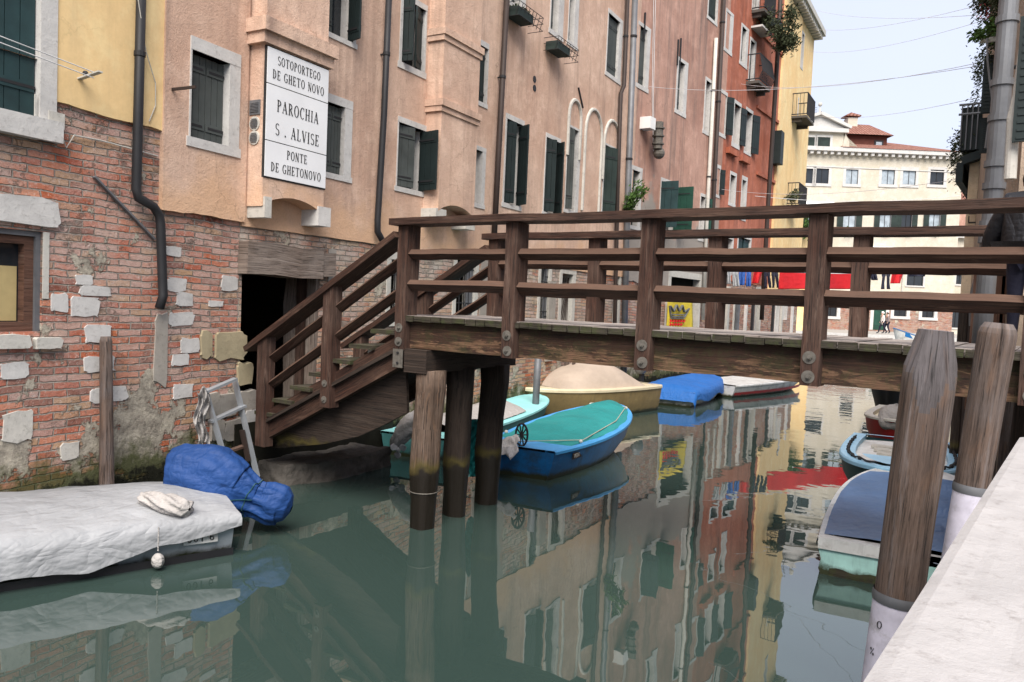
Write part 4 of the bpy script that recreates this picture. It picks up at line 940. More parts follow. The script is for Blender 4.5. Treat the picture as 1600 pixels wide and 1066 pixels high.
# stone landing step at the foot of the stairs
m = MB()
pp = [onz(408, 748, .0), onz(590, 722, 0), onz(545, 690, .25), onz(405, 700, .3)]
def prism(mb, base, z0, z1, shrink=0):
    b = [Vector((p[0], p[1], z0)) for p in base]; c = sum(b, Vector()) / len(b); t = [Vector((c.x + (p.x - c.x) * (1 - shrink), c.y + (p.y - c.y) * (1 - shrink), z1)) for p in b]
    mb.face(t); 
    for i in range(len(b)): j = (i + 1) % len(b); mb.face([b[i], b[j], t[j], t[i]])
prism(m, [(-8.5, 6.5), (-8.0, 6.6), (-7.75, 7.3), (-7.9, 8.6), (-8.75, 8.6)], -.4, .26, .1)
stp = m.build('stone_step', M['rockd'], merge=True)
md = stp.modifiers.new('sub', 'SUBSURF'); md.subdivision_type = 'SIMPLE'; md.levels = md.render_levels = 5
tx = bpy.data.textures.new('stone_relief', 'CLOUDS'); tx.noise_scale = .35; tx.noise_depth = 4
md = stp.modifiers.new('relief', 'DISPLACE'); md.texture = tx; md.strength = .16; md.mid_level = .5; md.texture_coords = 'GLOBAL'
tag(stp, 'worn grey stone landing step sloping into the water under the stairs', 'step')
for i, (x, y, r) in enumerate(((415, 735, .13), (398, 722, .1))):
    p = onz(x, y, .12); m = MB(); m.grid(lambda u, v: p + Vector((math.cos(u * 6.283) * math.sin(v * 3.1416), math.sin(u * 6.283) * math.sin(v * 3.1416), math.cos(v * 3.1416))) * r * (1 + .3 * noise.noise(Vector((math.cos(u * 6.283) * 1.3 + i * 5, math.sin(u * 6.283) * 1.3, v * 2)))), 14, 9)
    tag(m.build('boulder', M['rockg'], smooth=True), ['larger rounded grey stone at the waterline by the ladder foot', 'smaller rounded grey stone leaning on the brick corner'][i], 'rock')

# ------------------------------------------------------------------ ladder leaning on the brick wall, wooden stake
lad = thing('metal_ladder', 'short broken aluminium ladder leaning on the brick wall above the blue motor cover', 'ladder', onz(365, 760, .3))
def LP(px, py, o): u, z = WA.uz(px, py, o); return WA.P(u, z, o)
for (a, b) in (((320, 607), (362, 755)), ((367, 595), (402, 745))):
    m = MB(); m.beam(LP(*a, .18), LP(*b, .42), .03, .07, up=WA.n); m.build('stile', M['alu'], lad, bevel=.004)
for (a, b, mt) in (((322, 612), (368, 592), 'alu'), ((328, 659), (382, 634), 'alu'), ((358, 705), (393, 693), 'woodp'), ((378, 728), (400, 718), 'plankend')):
    m = MB(); m.beam(LP(*a, .24), LP(*b, .26), .03, .075, up=WA.n); m.build('rung', M[mt], lad, bevel=.004)
m = MB(); m.beam(LP(378, 672, .27), LP(388, 720, .33), .02, .075, up=WA.n); m.build('wooden_splint', M['brownpipe'], lad)
m = MB()
m.grid(lambda u, v: LP(306 + 18 * u + 4 * math.sin(v * 9), 609 + 88 * v + 6 * math.sin(u * 7), .26 + .035 * math.sin(u * 19 + v * 7) + .02 * math.sin(v * 23 + u * 5)), 16, 26)
tag(m.build('torn_rag', M['tarpwhite'], smooth=True, solid=.004), 'torn dirty cream cloth hanging from the top of the ladder', 'rag')
ps = WA.uz(166, 526, .12); m = MB(); a = WA.P(ps[0], ps[1], .12); b = onz(168, 800, -.1); b = WA.P(WA.uz(169, 790, .14)[0], -.5, .14)
m.tube([a + (b - a) * t for t in (0, .02, .25, .5, .75, 1)], [.05, .062, .066, .07, .075, .078], 14, wob=.22)
tag(m.build('wooden_stake', M['greywood'], smooth=True, merge=True), 'thin weathered wooden stake standing against the brick wall behind the grey boat', 'mooring stake')

# ------------------------------------------------------------------ boats
def frame_of(org, heading):
    a = R(heading); f = Vector((math.cos(a), math.sin(a), 0)); l = Vector((-f.y, f.x, 0)); o = Vector(org)
    return lambda x, y, z: o + f * x + l * y + Vector((0, 0, z))
def hull(F, root, L, W, Ws, fs, fb, mh, mr, bottom=None, pw=2.2, rake=.35, n=26, rim=.09, tum=.82, flare=0, rim_t=.035, inside=None, t_mid=.42, bow_round=0):
    def hw(t):
        if t < t_mid: k = t / t_mid; return Ws / 2 + (W / 2 - Ws / 2) * math.sin(k * math.pi / 2)
        k = (t - t_mid) / (1 - t_mid); return W / 2 * max(0, 1 - k ** pw) ** (.62 if not bow_round else .5)
    def gz(t): return fs + (fb - fs) * t ** 2.0
    rows = []
    for i in range(n + 1):
        t = 1 - (1 - i / n) ** 1.35; h = hw(t); g = gz(t); xr = t * L; rk = rake * t ** 3
        sec = [(xr - rk, 0, -.18 + .1 * t ** 4), (xr - rk * .95, h * tum * (1 - .45 * t ** 3), -.05), (xr - rk * .8, h * (tum + .06) * (1 - .3 * t ** 3), .05), (xr - rk * .4, h * (.95 - flare * .1), g * .55), (xr, h, g)]
        rows.append([F(x, -y, z) for x, y, z in sec[::-1]] + [F(x, y, z) for x, y, z in sec[1:]])
    m = MB(); b0 = len(m.v)
    for i in range(n):
        for j in range(8): m.face([rows[i][j], rows[i + 1][j], rows[i + 1][j + 1], rows[i][j + 1]])
    for j in range(1, 5): m.face([rows[0][j - 1], rows[0][j], rows[0][8 - j], rows[0][9 - j]] if j < 4 else [rows[0][3], rows[0][4], rows[0][5]])
    ho = m.build('hull', mh, root, merge=True)
    for p in ho.data.polygons: p.use_smooth = abs(p.normal.dot(Vector((F(1, 0, 0) - F(0, 0, 0))))) < .97 or True
    md = ho.modifiers.new('es', 'EDGE_SPLIT'); md.split_angle = R(50)
    # rim
    m = MB()
    for i in range(n):
        t0, t1 = [1 - (1 - q / n) ** 1.35 for q in (i, i + 1)]
        for sgn in (1, -1):
            def pt(t, d, z): return F(t * L + (d * .8 if t > .97 and d > 0 else 0) - (rim if d < 0 and t > .96 else 0) * (t - .96) * 25, sgn * max(0, hw(t) + d), gz(t) + z)
            a = [pt(t0, .018, -.02), pt(t1, .018, -.02), pt(t1, .018, rim_t * .5), pt(t0, .018, rim_t * .5)]; m.face(a)
            m.face([pt(t0, .018, rim_t * .5), pt(t1, .018, rim_t * .5), pt(t1, 0, rim_t), pt(t0, 0, rim_t)])
            m.face([pt(t0, 0, rim_t), pt(t1, 0, rim_t), pt(t1, -rim, rim_t * .9), pt(t0, -rim, rim_t * .9)])
            m.face([pt(t0, -rim, rim_t * .9), pt(t1, -rim, rim_t * .9), pt(t1, -rim, -.12), pt(t0, -rim, -.12)])
    m.face([F(-.01, hw(0) + .018, fs + rim_t), F(-.01, -hw(0) - .018, fs + rim_t), F(.06, -hw(0), fs + rim_t), F(.06, hw(0), fs + rim_t)])
    m.build('gunwale', mr, root, smooth=False)
    if inside:
        m = MB()
        for i in range(n):
            t0, t1 = i / n, (i + 1) / n; m.face([F(t0 * L, -max(0, hw(t0) - rim), .08), F(t1 * L, -max(0, hw(t1) - rim), .08), F(t1 * L, max(0, hw(t1) - rim), .08), F(t0 * L, max(0, hw(t0) - rim), .08)])
        m.build('cockpit_floor', inside, root)
    return hw, gz
def lid(F, root, L, hw, gz, t0, t1, fn, mat, name, inset=0, nu=40, nv=18, skirt=0, smooth=True, wr=0, seed=0, edge=None, solid=0):
    """a cover or deck laid between the gunwales; fn(t, s) = height above the gunwale, s in -1..1"""
    m = MB()
    def P(u, v):
        t = t0 + (t1 - t0) * u; s = v * 2 - 1; h = max(0.0, hw(min(t, 1)) - inset); x = t * L; z = gz(min(t, 1)) + fn(t, s)
        y = s * h
        if skirt and abs(s) > .86:
            k = (abs(s) - .86) / .14; y = math.copysign(h * 1.0 + .05 * min(1, k * 4), s); z -= skirt(t, s) * k if callable(skirt) else skirt * k
        if wr: z += wr * (noise.noise(Vector((x * 3, y * 5, seed))) + .5 * noise.noise(Vector((x * 9, y * 9, seed))))
        if wr and abs(s) > .86: 
            k = noise.noise(Vector((x * 5 + y, z * 3, seed + 4))) * wr * 1.6; y += math.copysign(abs(k), s)
        return F(x, y, z)
    m.grid(P, nu, nv); return m.build(name, mat, root, smooth=smooth, solid=solid)
def motor(F, root, x, z, mcowl, tilt=0, leg=.55, blades=True, mleg=None, name='outboard_motor'):
    """cowl, leg and propeller at the transom"""
    a = R(tilt); T = lambda dx, y, dz: F(x - (dx * math.cos(a) + dz * math.sin(a)) , y, z - dx * math.sin(a) * -1 * -1 + dz * math.cos(a))
    m = MB()
    m.grid(lambda u, v: T(.0 + .2 * max(0, math.sin(v * 3.14159)) ** .6 * math.cos(u * 6.283), .13 * max(0, math.sin(v * 3.14159)) ** .6 * math.sin(u * 6.283), .16 + .19 * math.cos(v * 3.1416)), 18, 12)
    o = m.build(name, mcowl, root, smooth=True)
    m = MB(); m.beam(T(.05, 0, .02), T(.05, 0, -leg), .07, .12, up=F(1, 0, 0) - F(0, 0, 0)); m.box(T(.1, 0, -leg * .72), (F(1, 0, 0) - F(0, 0, 0)) * .13, (F(0, 1, 0) - F(0, 0, 0)) * .09, (0, 0, .01))
    m.tube([T(-.06, 0, -leg), T(.22, 0, -leg)], [.035, .045], 10); m.build('leg', mleg or M['rubber'], o)
    if blades:
        m = MB()
        for k in range(3):
            b = 2.09 * k + .5; r0, r1 = .02, .12
            m.grid(lambda u, v: T(.24 + .03 * (v - .5), (r0 + (r1 - r0) * u) * math.cos(b + (v - .5) * 1.3 * math.sin(u * 2.6 + .3)), -leg + (r0 + (r1 - r0) * u) * math.sin(b + (v - .5) * 1.3 * math.sin(u * 2.6 + .3))), 6, 6)
        m.build('propeller', M['prop'], o, smooth=True, solid=.006)
    return o

# grey covered boat, left
A0 = onz(362, 866, 0); B0 = onz(0, 918, 0); dv = (B0 - A0).normalized(); hd = math.degrees(math.atan2(dv.y, dv.x))
lf = Vector((-dv.y, dv.x, 0)); Wg = 1.62; side_sign = 1 if lf.dot(Vector((-1, 0, 0))) > 0 else -1
org = A0 + lf * side_sign * (Wg * .42); org.z = 0
F = frame_of(org, hd)
gb = thing('grey_covered_boat', 'boat under a wrinkled silver-grey cover, moored at the brick wall', 'boat', org)
hw, gz = hull(F, gb, 5.6, Wg + .1, Wg * .92, .34, .55, M['p_grey'], M['p_black'], pw=2.4)
m = MB()
for sgn in (1, -1): m.grid(lambda u, v: F(u * 4.6 - .01, sgn * ((hw(u * 4.6 / 5.6) * .93) + .004), -.12 + v * .19), 20, 1)
m.build('boot_stripe', M['p_black'], gb)
ns = -side_sign      # near side in local y sign
def cov(t, s):
    fold = .006 * math.sin(t * 95 + s * 9 + 3 * noise.noise(Vector((t * 9, s * 2, 1)))) * (.3 + abs(s)) * (.6 + noise.noise(Vector((t * 14, s * 3, 7))))
    ridge = fold + .17 * (1 - abs(s) ** 1.8) * min(1, (t + .03) / .12) ** .5 * (1 - .25 * t); return .05 + ridge
def skirt(t, s):
    return (.10 + .2 * min(1, max(0, (t - .02) / .2)) + .02 * math.sin(t * 37)) if s * ns > 0 else .2
lid(F, gb, 5.6, hw, gz, -.01, .97, cov, M['tarpgrey'], 'cover', nu=120, nv=44, skirt=skirt, wr=.011, seed=3)
m = MB(); yb = ns * (hw(.06) * .965 + .012)
c = F(.30, yb - ns * .008, .215); m.box(c, (F(1, 0, 0) - F(0, 0, 0)) * .15, (F(0, 1, 0) - F(0, 0, 0)) * .006, (0, 0, .05)); pl = m.build('registration_plate', M['p_white'], gb)
lettering('001 6', F(.30, yb + ns * .001, .185), (F(-ns * ns * 1.0, 0, 0) - F(0, 0, 0)) * (1 if True else -1), (0, 0, 1), (F(0, ns, 0) - F(0, 0, 0)), .065, .24, pl, M['ink'])
m = MB(); p = F(.68, ns * (hw(.12) + .05), .09); m.ball(p, .055, 12, (1.1, 1, 1.25)); m.tube([p + Vector((0, 0, .09)), p + Vector((0, 0, .3))], .006, 6)
tag(m.build('fender', M['tarpwhite'], smooth=True), 'small whitish fender hanging under the grey boat cover at the waterline', 'fender')
# bundle of grey cloth and the blue-wrapped motor on its stern
m = MB()
def bundle(u, v):
    a = onz(220, 776, .56); b = onz(296, 796, .5); p = a.lerp(b, u); r = (.06 + .05 * math.sin(u * 2.6)) * (1 + .22 * math.sin(v * 6.283 * 6 + u * 12) * .8 + .2 * noise.noise(Vector((u * 5, math.cos(v * 6.283), math.sin(v * 6.283)))))
    if u < .01 or u > .99: r *= .2
    d = (b - a).normalized(); e = d.cross(Vector((0, 0, 1))).normalized(); return p + e * r * math.cos(v * 6.283) + Vector((0, 0, 1)) * r * math.sin(v * 6.283) * .75
m.grid(bundle, 24, 40); tag(m.build('bundled_cloth', M['tarpwhite'], smooth=True), 'crumpled pale grey cloth lying beside the blue motor wrap', 'cloth bundle')
m = MB()
P0 = onz(262, 760, .62)
def zc_at(p): return -(RM.transposed() @ (p - EYE)).z
Z0 = zc_at(F(-.05, 0, .5))
SP = [(266, 738, 14), (269, 738, 38), (283, 740, 46), (305, 744, 51), (330, 749, 54), (352, 758, 50), (370, 768, 43), (388, 775, 33), (400, 780, 27), (410, 783, 28), (424, 786, 33), (438, 789, 31), (450, 794, 21), (455, 796, 6)]
def mot(u, v):
    k = u * (len(SP) - 1); i = min(int(k), len(SP) - 2); f = k - i; f = f * f * (3 - 2 * f) * .3 + f * .7
    x, y, r = [SP[i][j] + (SP[i + 1][j] - SP[i][j]) * f for j in range(3)]
    x0, y0, _ = SP[max(0, i)]; x1, y1, _ = SP[min(len(SP) - 1, i + 1)]
    zc = Z0 + .1 * u; c = onZC(x, y, zc); rr = r / FPX * zc
    rgt = RM @ Vector((1, 0, 0)); up = Vector((0, 0, 1)); dep = rgt.cross(up).normalized() * -1
    tg = onZC(x1, y1, zc) - onZC(x0, y0, zc); tg.normalize(); nrm = tg.cross(dep).normalized()
    neck = math.exp(-((x - 400) / 22) ** 2); a = v * 6.283
    fold = 1 + (.03 + .085 * neck) * math.sin(a * 9 + x * .05) + .045 * noise.noise(Vector((math.cos(a) * 2, math.sin(a) * 2, x * .035))) + .03 * noise.noise(Vector((math.cos(a) * 6, math.sin(a) * 6, x * .09)))
    sag = 1.0
    return c + (nrm * math.cos(a) + dep * math.sin(a) * .8) * rr * fold
m.grid(mot, 90, 110); mo = m.build('motor_cover', M['tarpblue'], gb, smooth=True)
m = MB(); pts = []
for k in range(41):
    v = k / 40; a = mot(.60 + .04 * math.sin(v * 6.283), v); c = onZC(396, 779, Z0 + .06); pts.append(a + (a - c).normalized() * .006)
m.tube(pts, .006, 5); m.build('binding_rope', M['p_dteal'], mo)
m = MB(); pts = []
for k in range(20):
    a = mot(.62 - .30 * k / 19, .78 - .1 * k / 19); pts.append(a + Vector((.006, -.012, .0)))
m.tube(pts, .005, 5); m.build('binding_rope', M['p_dteal'], mo)

# blue boat with the teal net cover
bb = thing('blue_boat', 'royal blue boat with a teal net cover and square transom, behind the bridge piles', 'boat', (-6.2, 9.3, 0))
a0, a1 = onz(836, 747, 0), onz(781, 742, 0); org = (a0 + a1) / 2; org.z = 0
hd = math.degrees(math.atan2(13.9 - org.y, -6.75 - org.x)); F = frame_of(org, hd)
hw, gz = hull(F, bb, 4.05, 1.55, 1.12, .40, .64, M['p_blue'], M['p_blue2'], pw=2.3, rake=.75, rim=.14, t_mid=.45, tum=.78)
lid(F, bb, 4.05, hw, gz, .0, .14, lambda t, s: .03, M['p_blue2'], 'stern_deck', inset=.05, nu=4, nv=4)
lid(F, bb, 4.05, hw, gz, .13, .93, lambda t, s: .045 + .12 * (1 - s * s) * math.sin(min(1, (t - .13) / .3) * 1.57) - .02 * abs(math.sin(t * 18)), M['tarpteal'], 'net_cover', inset=.06, nu=40, nv=20, wr=.005)
lid(F, bb, 4.05, hw, gz, .9, .995, lambda t, s: .034, M['p_blue2'], 'bow_deck', inset=.04, nu=8, nv=6)
m = MB(); 
for t in (.2, .9):
    for sg_ in (1, -1): m.ball(F(t * 4.05, sg_ * (hw(t) - .07), gz(t) + .06), .03, 8)
m.build('cleat', M['whited'], bb)
m = MB(); m.tube([F(.9, -(hw(.2) - .07), gz(.2) + .07), F(2.5, -(hw(.55) - .2), gz(.55) + .1), F(3.62, -(hw(.9) - .07), gz(.9) + .08), F(3.66, hw(.9) - .07, gz(.9) + .09)], .008, 6); m.tube([F(.9, -(hw(.2) - .07), gz(.2) + .07), F(.1, 0.1, gz(0) + .08), F(-.4, .8, .3)], .007, 6); m.build('lashing_rope', M['rope'], bb)
m = MB(); m.box(F(.62, -(hw(.14) * .985 + .006), .3), (F(1, -.05, 0) - F(0, 0, 0)) * .15, (F(0, 1, 0) - F(0, 0, 0)) * .003, (0, 0, .045)); pl = m.build('registration_plate', M['brownpipe'], bb)
lettering('VG001', F(.62, -(hw(.14) * .985 + .01), .27), (F(1, 0, 0) - F(0, 0, 0)), (0, 0, 1), (F(0, -1, 0) - F(0, 0, 0)), .06, .24, pl, M['whited'])
m = MB(); zq = .42
m.grid(lambda u, v: F(-.1 - .25 * u + .1 * math.sin(v * 3), .02 + .32 * (v - .3) + .04 * math.sin(u * 9), .62 - .25 * u - .22 * abs(v - .4) + .02 * math.sin(u * 14 + v * 9)), 14, 14)
m.build('motor_cloth', M['tarplight'], bb, smooth=True, solid=.01)
m = MB(); cO = F(.04, -.02, gz(0) + .2); ex, ey = RM @ Vector((1, 0, 0)), RM @ Vector((0, 1, 0))
ov = lambda a, k=1: cO + ex * (.085 * k * math.cos(a)) + ey * (.16 * k * math.sin(a))
m.tube([ov(2 * math.pi * q / 20) for q in range(21)], .016, 6)
for k in range(10): a = 2 * math.pi * k / 10; m.tube([cO + ex * .01 * math.cos(a), ov(a)], .011, 5)
m.build('oarlock_bundle', M['iron'], bb)
# teal sheet hanging between the piles
m = MB(); cA = onZC(733, 656, 9.9); cB = onZC(749, 740, 9.9)
m.grid(lambda u, v: onZC(733 + 16 * u + 2 * math.sin(v * 7), 655 + 90 * v, 9.95 + .04 * math.sin(v * 30 + u * 8) + .03 * math.sin(u * 9)), 10, 40)
tag(m.build('hanging_teal_tarp', M['tarpteal'], smooth=True, solid=.008), 'narrow teal tarp hanging to the water between the bridge piles', 'tarp')

# turquoise boat against the wall
cb_ = thing('turquoise_boat', 'turquoise boat with a tilted outboard motor, by the wall behind the bridge piles', 'boat', (-8.1, 9.3, 0))
org = Vector((-8.1, 9.2, 0)); F = frame_of(org, math.degrees(math.atan2(14.3 - 9.2, -9.0 + 8.1)))
hw, gz = hull(F, cb_, 5.1, 1.35, 1.15, .33, .50, M['p_cyanh'], M['p_cyan'], pw=2.6, rim=.14, bow_round=1, t_mid=.5)
lid(F, cb_, 5.1, hw, gz, .0, .1, lambda t, s: .03, M['p_cyan'], 'stern_deck', inset=.05, nu=3, nv=3)
lid(F, cb_, 5.1, hw, gz, .09, .62, lambda t, s: .05 + .16 * (1 - s * s), M['tarpwhite'], 'canvas_cover', inset=.1, nu=24, nv=16, wr=.015)
lid(F, cb_, 5.1, hw, gz, .6, .99, lambda t, s: .035 + .03 * (1 - s * s), M['p_cyan'], 'foredeck', inset=.03, nu=18, nv=10)
SPm = [(668, 640, 4), (662, 648, 14), (650, 660, 17), (638, 668, 16), (628, 678, 14), (620, 690, 11), (616, 700, 7)]
def mcl(u, v):
    k = u * (len(SPm) - 1); i = min(int(k), len(SPm) - 2); f = k - i; x, y, r = [SPm[i][j] + (SPm[i + 1][j] - SPm[i][j]) * f for j in range(3)]
    c = onZC(x, y, 11.6); dep = RM @ Vector((0, 0, 1)); tg = (onZC(*SPm[i + 1][:2], 11.6) - onZC(*SPm[i][:2], 11.6)).normalized(); nr = tg.cross(dep).normalized(); a = v * 6.283
    return c + (nr * math.cos(a) + dep * math.sin(a)) * (r / FPX * 11.6) * (1 + .1 * math.sin(a * 5 + u * 6) + .12 * noise.noise(Vector((math.cos(a) * 2, math.sin(a) * 2, u * 6))))
m = MB(); m.grid(mcl, 30, 36); mo = m.build('covered_motor', M['tarplight'], cb_, smooth=True)
cP = onZC(622, 703, 11.5); m = MB()
for k in range(3):
    b = 2.09 * k + .4; e1_, e2_ = RM @ Vector((1, 0, 0)), RM @ Vector((0, 1, 0))
    def bl(u, v): a = b + (v - .5) * 1.5 * math.sin(u * 2.6 + .35); rr = .02 + .105 * u; return cP + (e1_ * math.cos(a) + e2_ * math.sin(a)) * rr + RM @ Vector((0, 0, .05 * (v - .5)))
    m.grid(bl, 6, 6)
m.ball(cP, .035, 10); m.build('propeller', M['prop'], mo, smooth=True, solid=.006)
m = MB(); m.beam(onZC(628, 668, 11.7), onZC(655, 676, 11.7), .05, .09); m.build('motor_bracket', M['rubber'], mo)

# cream boat
kb = thing('cream_boat', 'cream motorboat with ochre hull and rounded buff canvas hood, beyond the blue boat', 'boat', (-8.6, 16, 0))
org = Vector((-8.45, 18.0, 0)); F = frame_of(org, math.degrees(math.atan2(14.1 - 18.0, -9.25 + 8.45)))
hw, gz = hull(F, kb, 4.0, 1.75, 1.5, .58, .62, M['p_olive'], M['p_cream'], pw=2.6, rim=.2, rim_t=.06, rake=.45)
lid(F, kb, 4.0, hw, gz, .12, .82, lambda t, s: .05 + .58 * max(0, (1 - abs(s) ** 2.2)) ** .8 * max(0, math.sin(math.pi * (t - .12) / .7)) ** .75, M['tarpbuff'], 'canvas_hood', inset=.12, nu=34, nv=24, wr=.01)
lid(F, kb, 4.0, hw, gz, .0, 1.0, lambda t, s: .045, M['p_cream'], 'deck', inset=.1, nu=24, nv=6)
motor(F, kb, -.12, .85, M['zinc'], leg=.75)
# blue-tarped white boat
tb = thing('blue_tarped_boat', 'white boat under a bright blue tarpaulin, beyond the cream boat', 'boat', (-8.2, 20, 0))
org = Vector((-8.0, 18.9, 0)); F = frame_of(org, 97)
hw, gz = hull(F, tb, 4.3, 1.6, 1.4, .36, .46, M['p_white'], M['p_white'], pw=2.4, rake=.3)
lid(F, tb, 4.3, hw, gz, -.03, .9, lambda t, s: (.07 + .12 * (1 - abs(s) ** 3) * min(1, (t + .03) / .1)) - .26 * max(0, (.005 - t) / .035), M['tarpbright'], 'tarpaulin', nu=50, nv=30, skirt=lambda t, s: .2 + .12 * math.sin(t * 7) ** 2, wr=.02, seed=5)
# long white boat
wb_ = thing('white_long_boat', 'long white boat with a red stripe, low on the water beyond the bridge', 'boat', (-7.9, 26, 0))
F = frame_of((-8.1, 22.4, 0), 80)
hw, gz = hull(F, wb_, 5.6, 1.7, 1.5, .34, .42, M['p_white'], M['p_white'], pw=2.2, rake=.6)
lid(F, wb_, 5.6, hw, gz, 0, .98, lambda t, s: .03 + .02 * (1 - s * s), M['p_white'], 'deck', inset=.05, nu=14, nv=5)
m = MB(); m.grid(lambda u, v: F(u * 4.8, -(hw(u * 4.8 / 5.6) * (.93 + .03 * v)) - .012, .06 + v * .09 + .04 * u), 20, 1); m.build('red_stripe', M['p_red'], wb_)

# pale green boat with blue vinyl cover, right
vb = thing('pale_green_boat', 'pale green boat with a faded dark-blue vinyl cover, nearest boat on the right', 'boat', (-1.1, 8, 0))
s0, s1 = onz(1290, 893, .0), onz(1378, 914, 0); ax = (s1 - s0).normalized(); org = s0 + ax * .66; org.z = 0
F = frame_of(org, math.degrees(math.atan2(ax.x, -ax.y)) % 360)
hdg = math.degrees(math.atan2(11.0 - org.y, -1.25 - org.x)); F = frame_of(org, hdg)
hw, gz = hull(F, vb, 3.35, 1.6, 1.45, .26, .5, M['p_pale'], M['p_white'], pw=2.6, rim=.1, rim_t=.1, t_mid=.45, bow_round=1, tum=.92)
lid(F, vb, 3.35, hw, gz, .03, .86, lambda t, s: .108 + .022 * (1 - s * s), M['coverblue2'], 'vinyl_cover', inset=.05, nu=30, nv=14, wr=.006)
lid(F, vb, 3.35, hw, gz, .82, .99, lambda t, s: .105, M['p_white'], 'bow_deck', inset=.05, nu=8, nv=8)
m = MB(); 
for a, b in ((.15, .72),): m.box(F(.03, (a + b) / 2, .31), F(.07, 0, 0) - F(0, 0, 0), F(0, (b - a) / 2, 0) - F(0, 0, 0), (0, 0, .055))
m.build('stern_coaming', M['p_white'], vb, bevel=.02)
m = MB(); m.grid(lambda u, v: F(-.012, .61 - 1.2 * u, -.06 + .13 * v + .015 * math.sin(u * 25) * v), 20, 1); m.build('waterline_weed', M['plankend'], vb)
# sky-blue boat
sb = thing('sky_blue_boat', 'sky-blue boat with dark hull and looped rope trim, behind the pale green boat', 'boat', (-1.6, 12, 0))
F = frame_of((-1.95, 14.6, 0), math.degrees(math.atan2(-3.6, .5)))
hw, gz = hull(F, sb, 3.7, 1.62, 1.45, .45, .55, M['p_dteal'], M['p_sky'], pw=3.0, rim=.2, rim_t=.05, rake=.3, bow_round=1)
lid(F, sb, 3.7, hw, gz, .05, .72, lambda t, s: -.03 + .02 * (1 - s * s), M['p_white'], 'deck', inset=.2, nu=12, nv=8)
lid(F, sb, 3.7, hw, gz, .70, .94, lambda t, s: .07, M['p_sky'], 'bow_hatch', inset=.27, nu=10, nv=8)
for k, xx in enumerate((1.1, 1.5, 1.9)):
    m = MB(); m.box(F(xx, 0, gz(xx / 3.7) + .01), F(.1, 0, 0) - F(0, 0, 0), F(0, .42 - .05 * k, 0) - F(0, 0, 0), (0, 0, .018)); m.build('thwart', M['whited'], sb, bevel=.015)
m = MB()
for sg_ in (1, -1):
    pts = [F(t * 3.7, sg_ * (hw(t) - .1), gz(t) + .075 + .012 * math.sin(t * 60)) for t in [.15 + .8 * k / 40 for k in range(41)]]; m.tube(pts, .014, 6)
    for k in range(9): t = .2 + .75 * k / 9; m.ball(F(t * 3.7, sg_ * (hw(t) - .1), gz(t) + .07), .03, 6)
m.build('rope_trim', M['rubber'], sb)
m = MB(); p = F(2.9, 0, 0); p = onz(1330, 706, .3); m.ball(p, .08, 10, (1, 1, 1.3)); tag(m.build('fender', M['tarpwhite'], smooth=True), 'dirty white fender at the side of the sky-blue boat', 'fender')
# red boat and black boat
rb = thing('red_boat', 'small red boat with pale trim half hidden behind the mooring pole', 'boat', (-2.4, 17, 0))
F = frame_of((-2.45, 19.4, 0), -86)
hw, gz = hull(F, rb, 3.6, 1.4, 1.25, .5, .62, M['p_red'], M['whited'], pw=2.6, rim=.14, bow_round=1)
lid(F, rb, 3.6, hw, gz, .05, .9, lambda t, s: -.05, M['p_cream'], 'deck', inset=.14, nu=10, nv=6)
lid(F, rb, 3.6, hw, gz, .45, .85, lambda t, s: .0, M['p_red'], 'seat', inset=.25, nu=8, nv=6)
m = MB(); p0 = onz(1400, 655, .62); m.grid(lambda u, v: p0 + Vector((.32 * math.cos(u * 6.283) * math.sin(v * 3.14), .3 * math.sin(u * 6.283) * math.sin(v * 3.14), .27 * math.cos(v * 3.14))) * (1 + .18 * noise.noise(Vector((math.cos(u * 6.28) * 2, math.sin(u * 6.28) * 2, v * 4)))), 26, 16)
m.build('motor_cloth', M['tarpwhite'], rb, smooth=True)
kb2 = thing('black_boat', 'black-hulled boat with a high bow, under the bridge at the right bank', 'boat', (-3.2, 23, 0))
F = frame_of((-2.9, 26.5, 0), -95)
hw, gz = hull(F, kb2, 5.2, 1.6, 1.3, .8, 1.25, M['p_black'], M['p_black'], pw=2.2, rake=.7)
lid(F, kb2, 5.2, hw, gz, 0, .97, lambda t, s: .04, M['p_black'], 'deck', inset=.05, nu=10, nv=4)
# far blue and white boat at the quay
fbt = thing('blue_white_boat', 'distant blue and white boat moored below the far quay', 'boat', (0, 0, 0))
pc = onZC(1440, 530, 52); fbt.location = pc; ROOT[fbt.name] = Vector(pc)
rgt = (RM @ Vector((1, 0, 0))); rgt.z = 0; rgt.normalize()
F = frame_of((onZC(1495, 540, 52)[0], onZC(1495, 540, 52)[1], .0), math.degrees(math.atan2(-rgt.y, -rgt.x)))
hw, gz = hull(F, fbt, 4.3, 1.5, 1.2, 1.0, 1.85, M['p_white'], M['p_blue'], pw=2.2, rake=.6, rim=.1)
m = MB(); m.grid(lambda u, v: F(u * 3.7, (hw(u * 3.7 / 4.3) * (.93 + .03 * v)) + .02, .75 + v * .25 + .6 * u * u), 14, 1); m.build('blue_stripe', M['p_blue'], fbt)

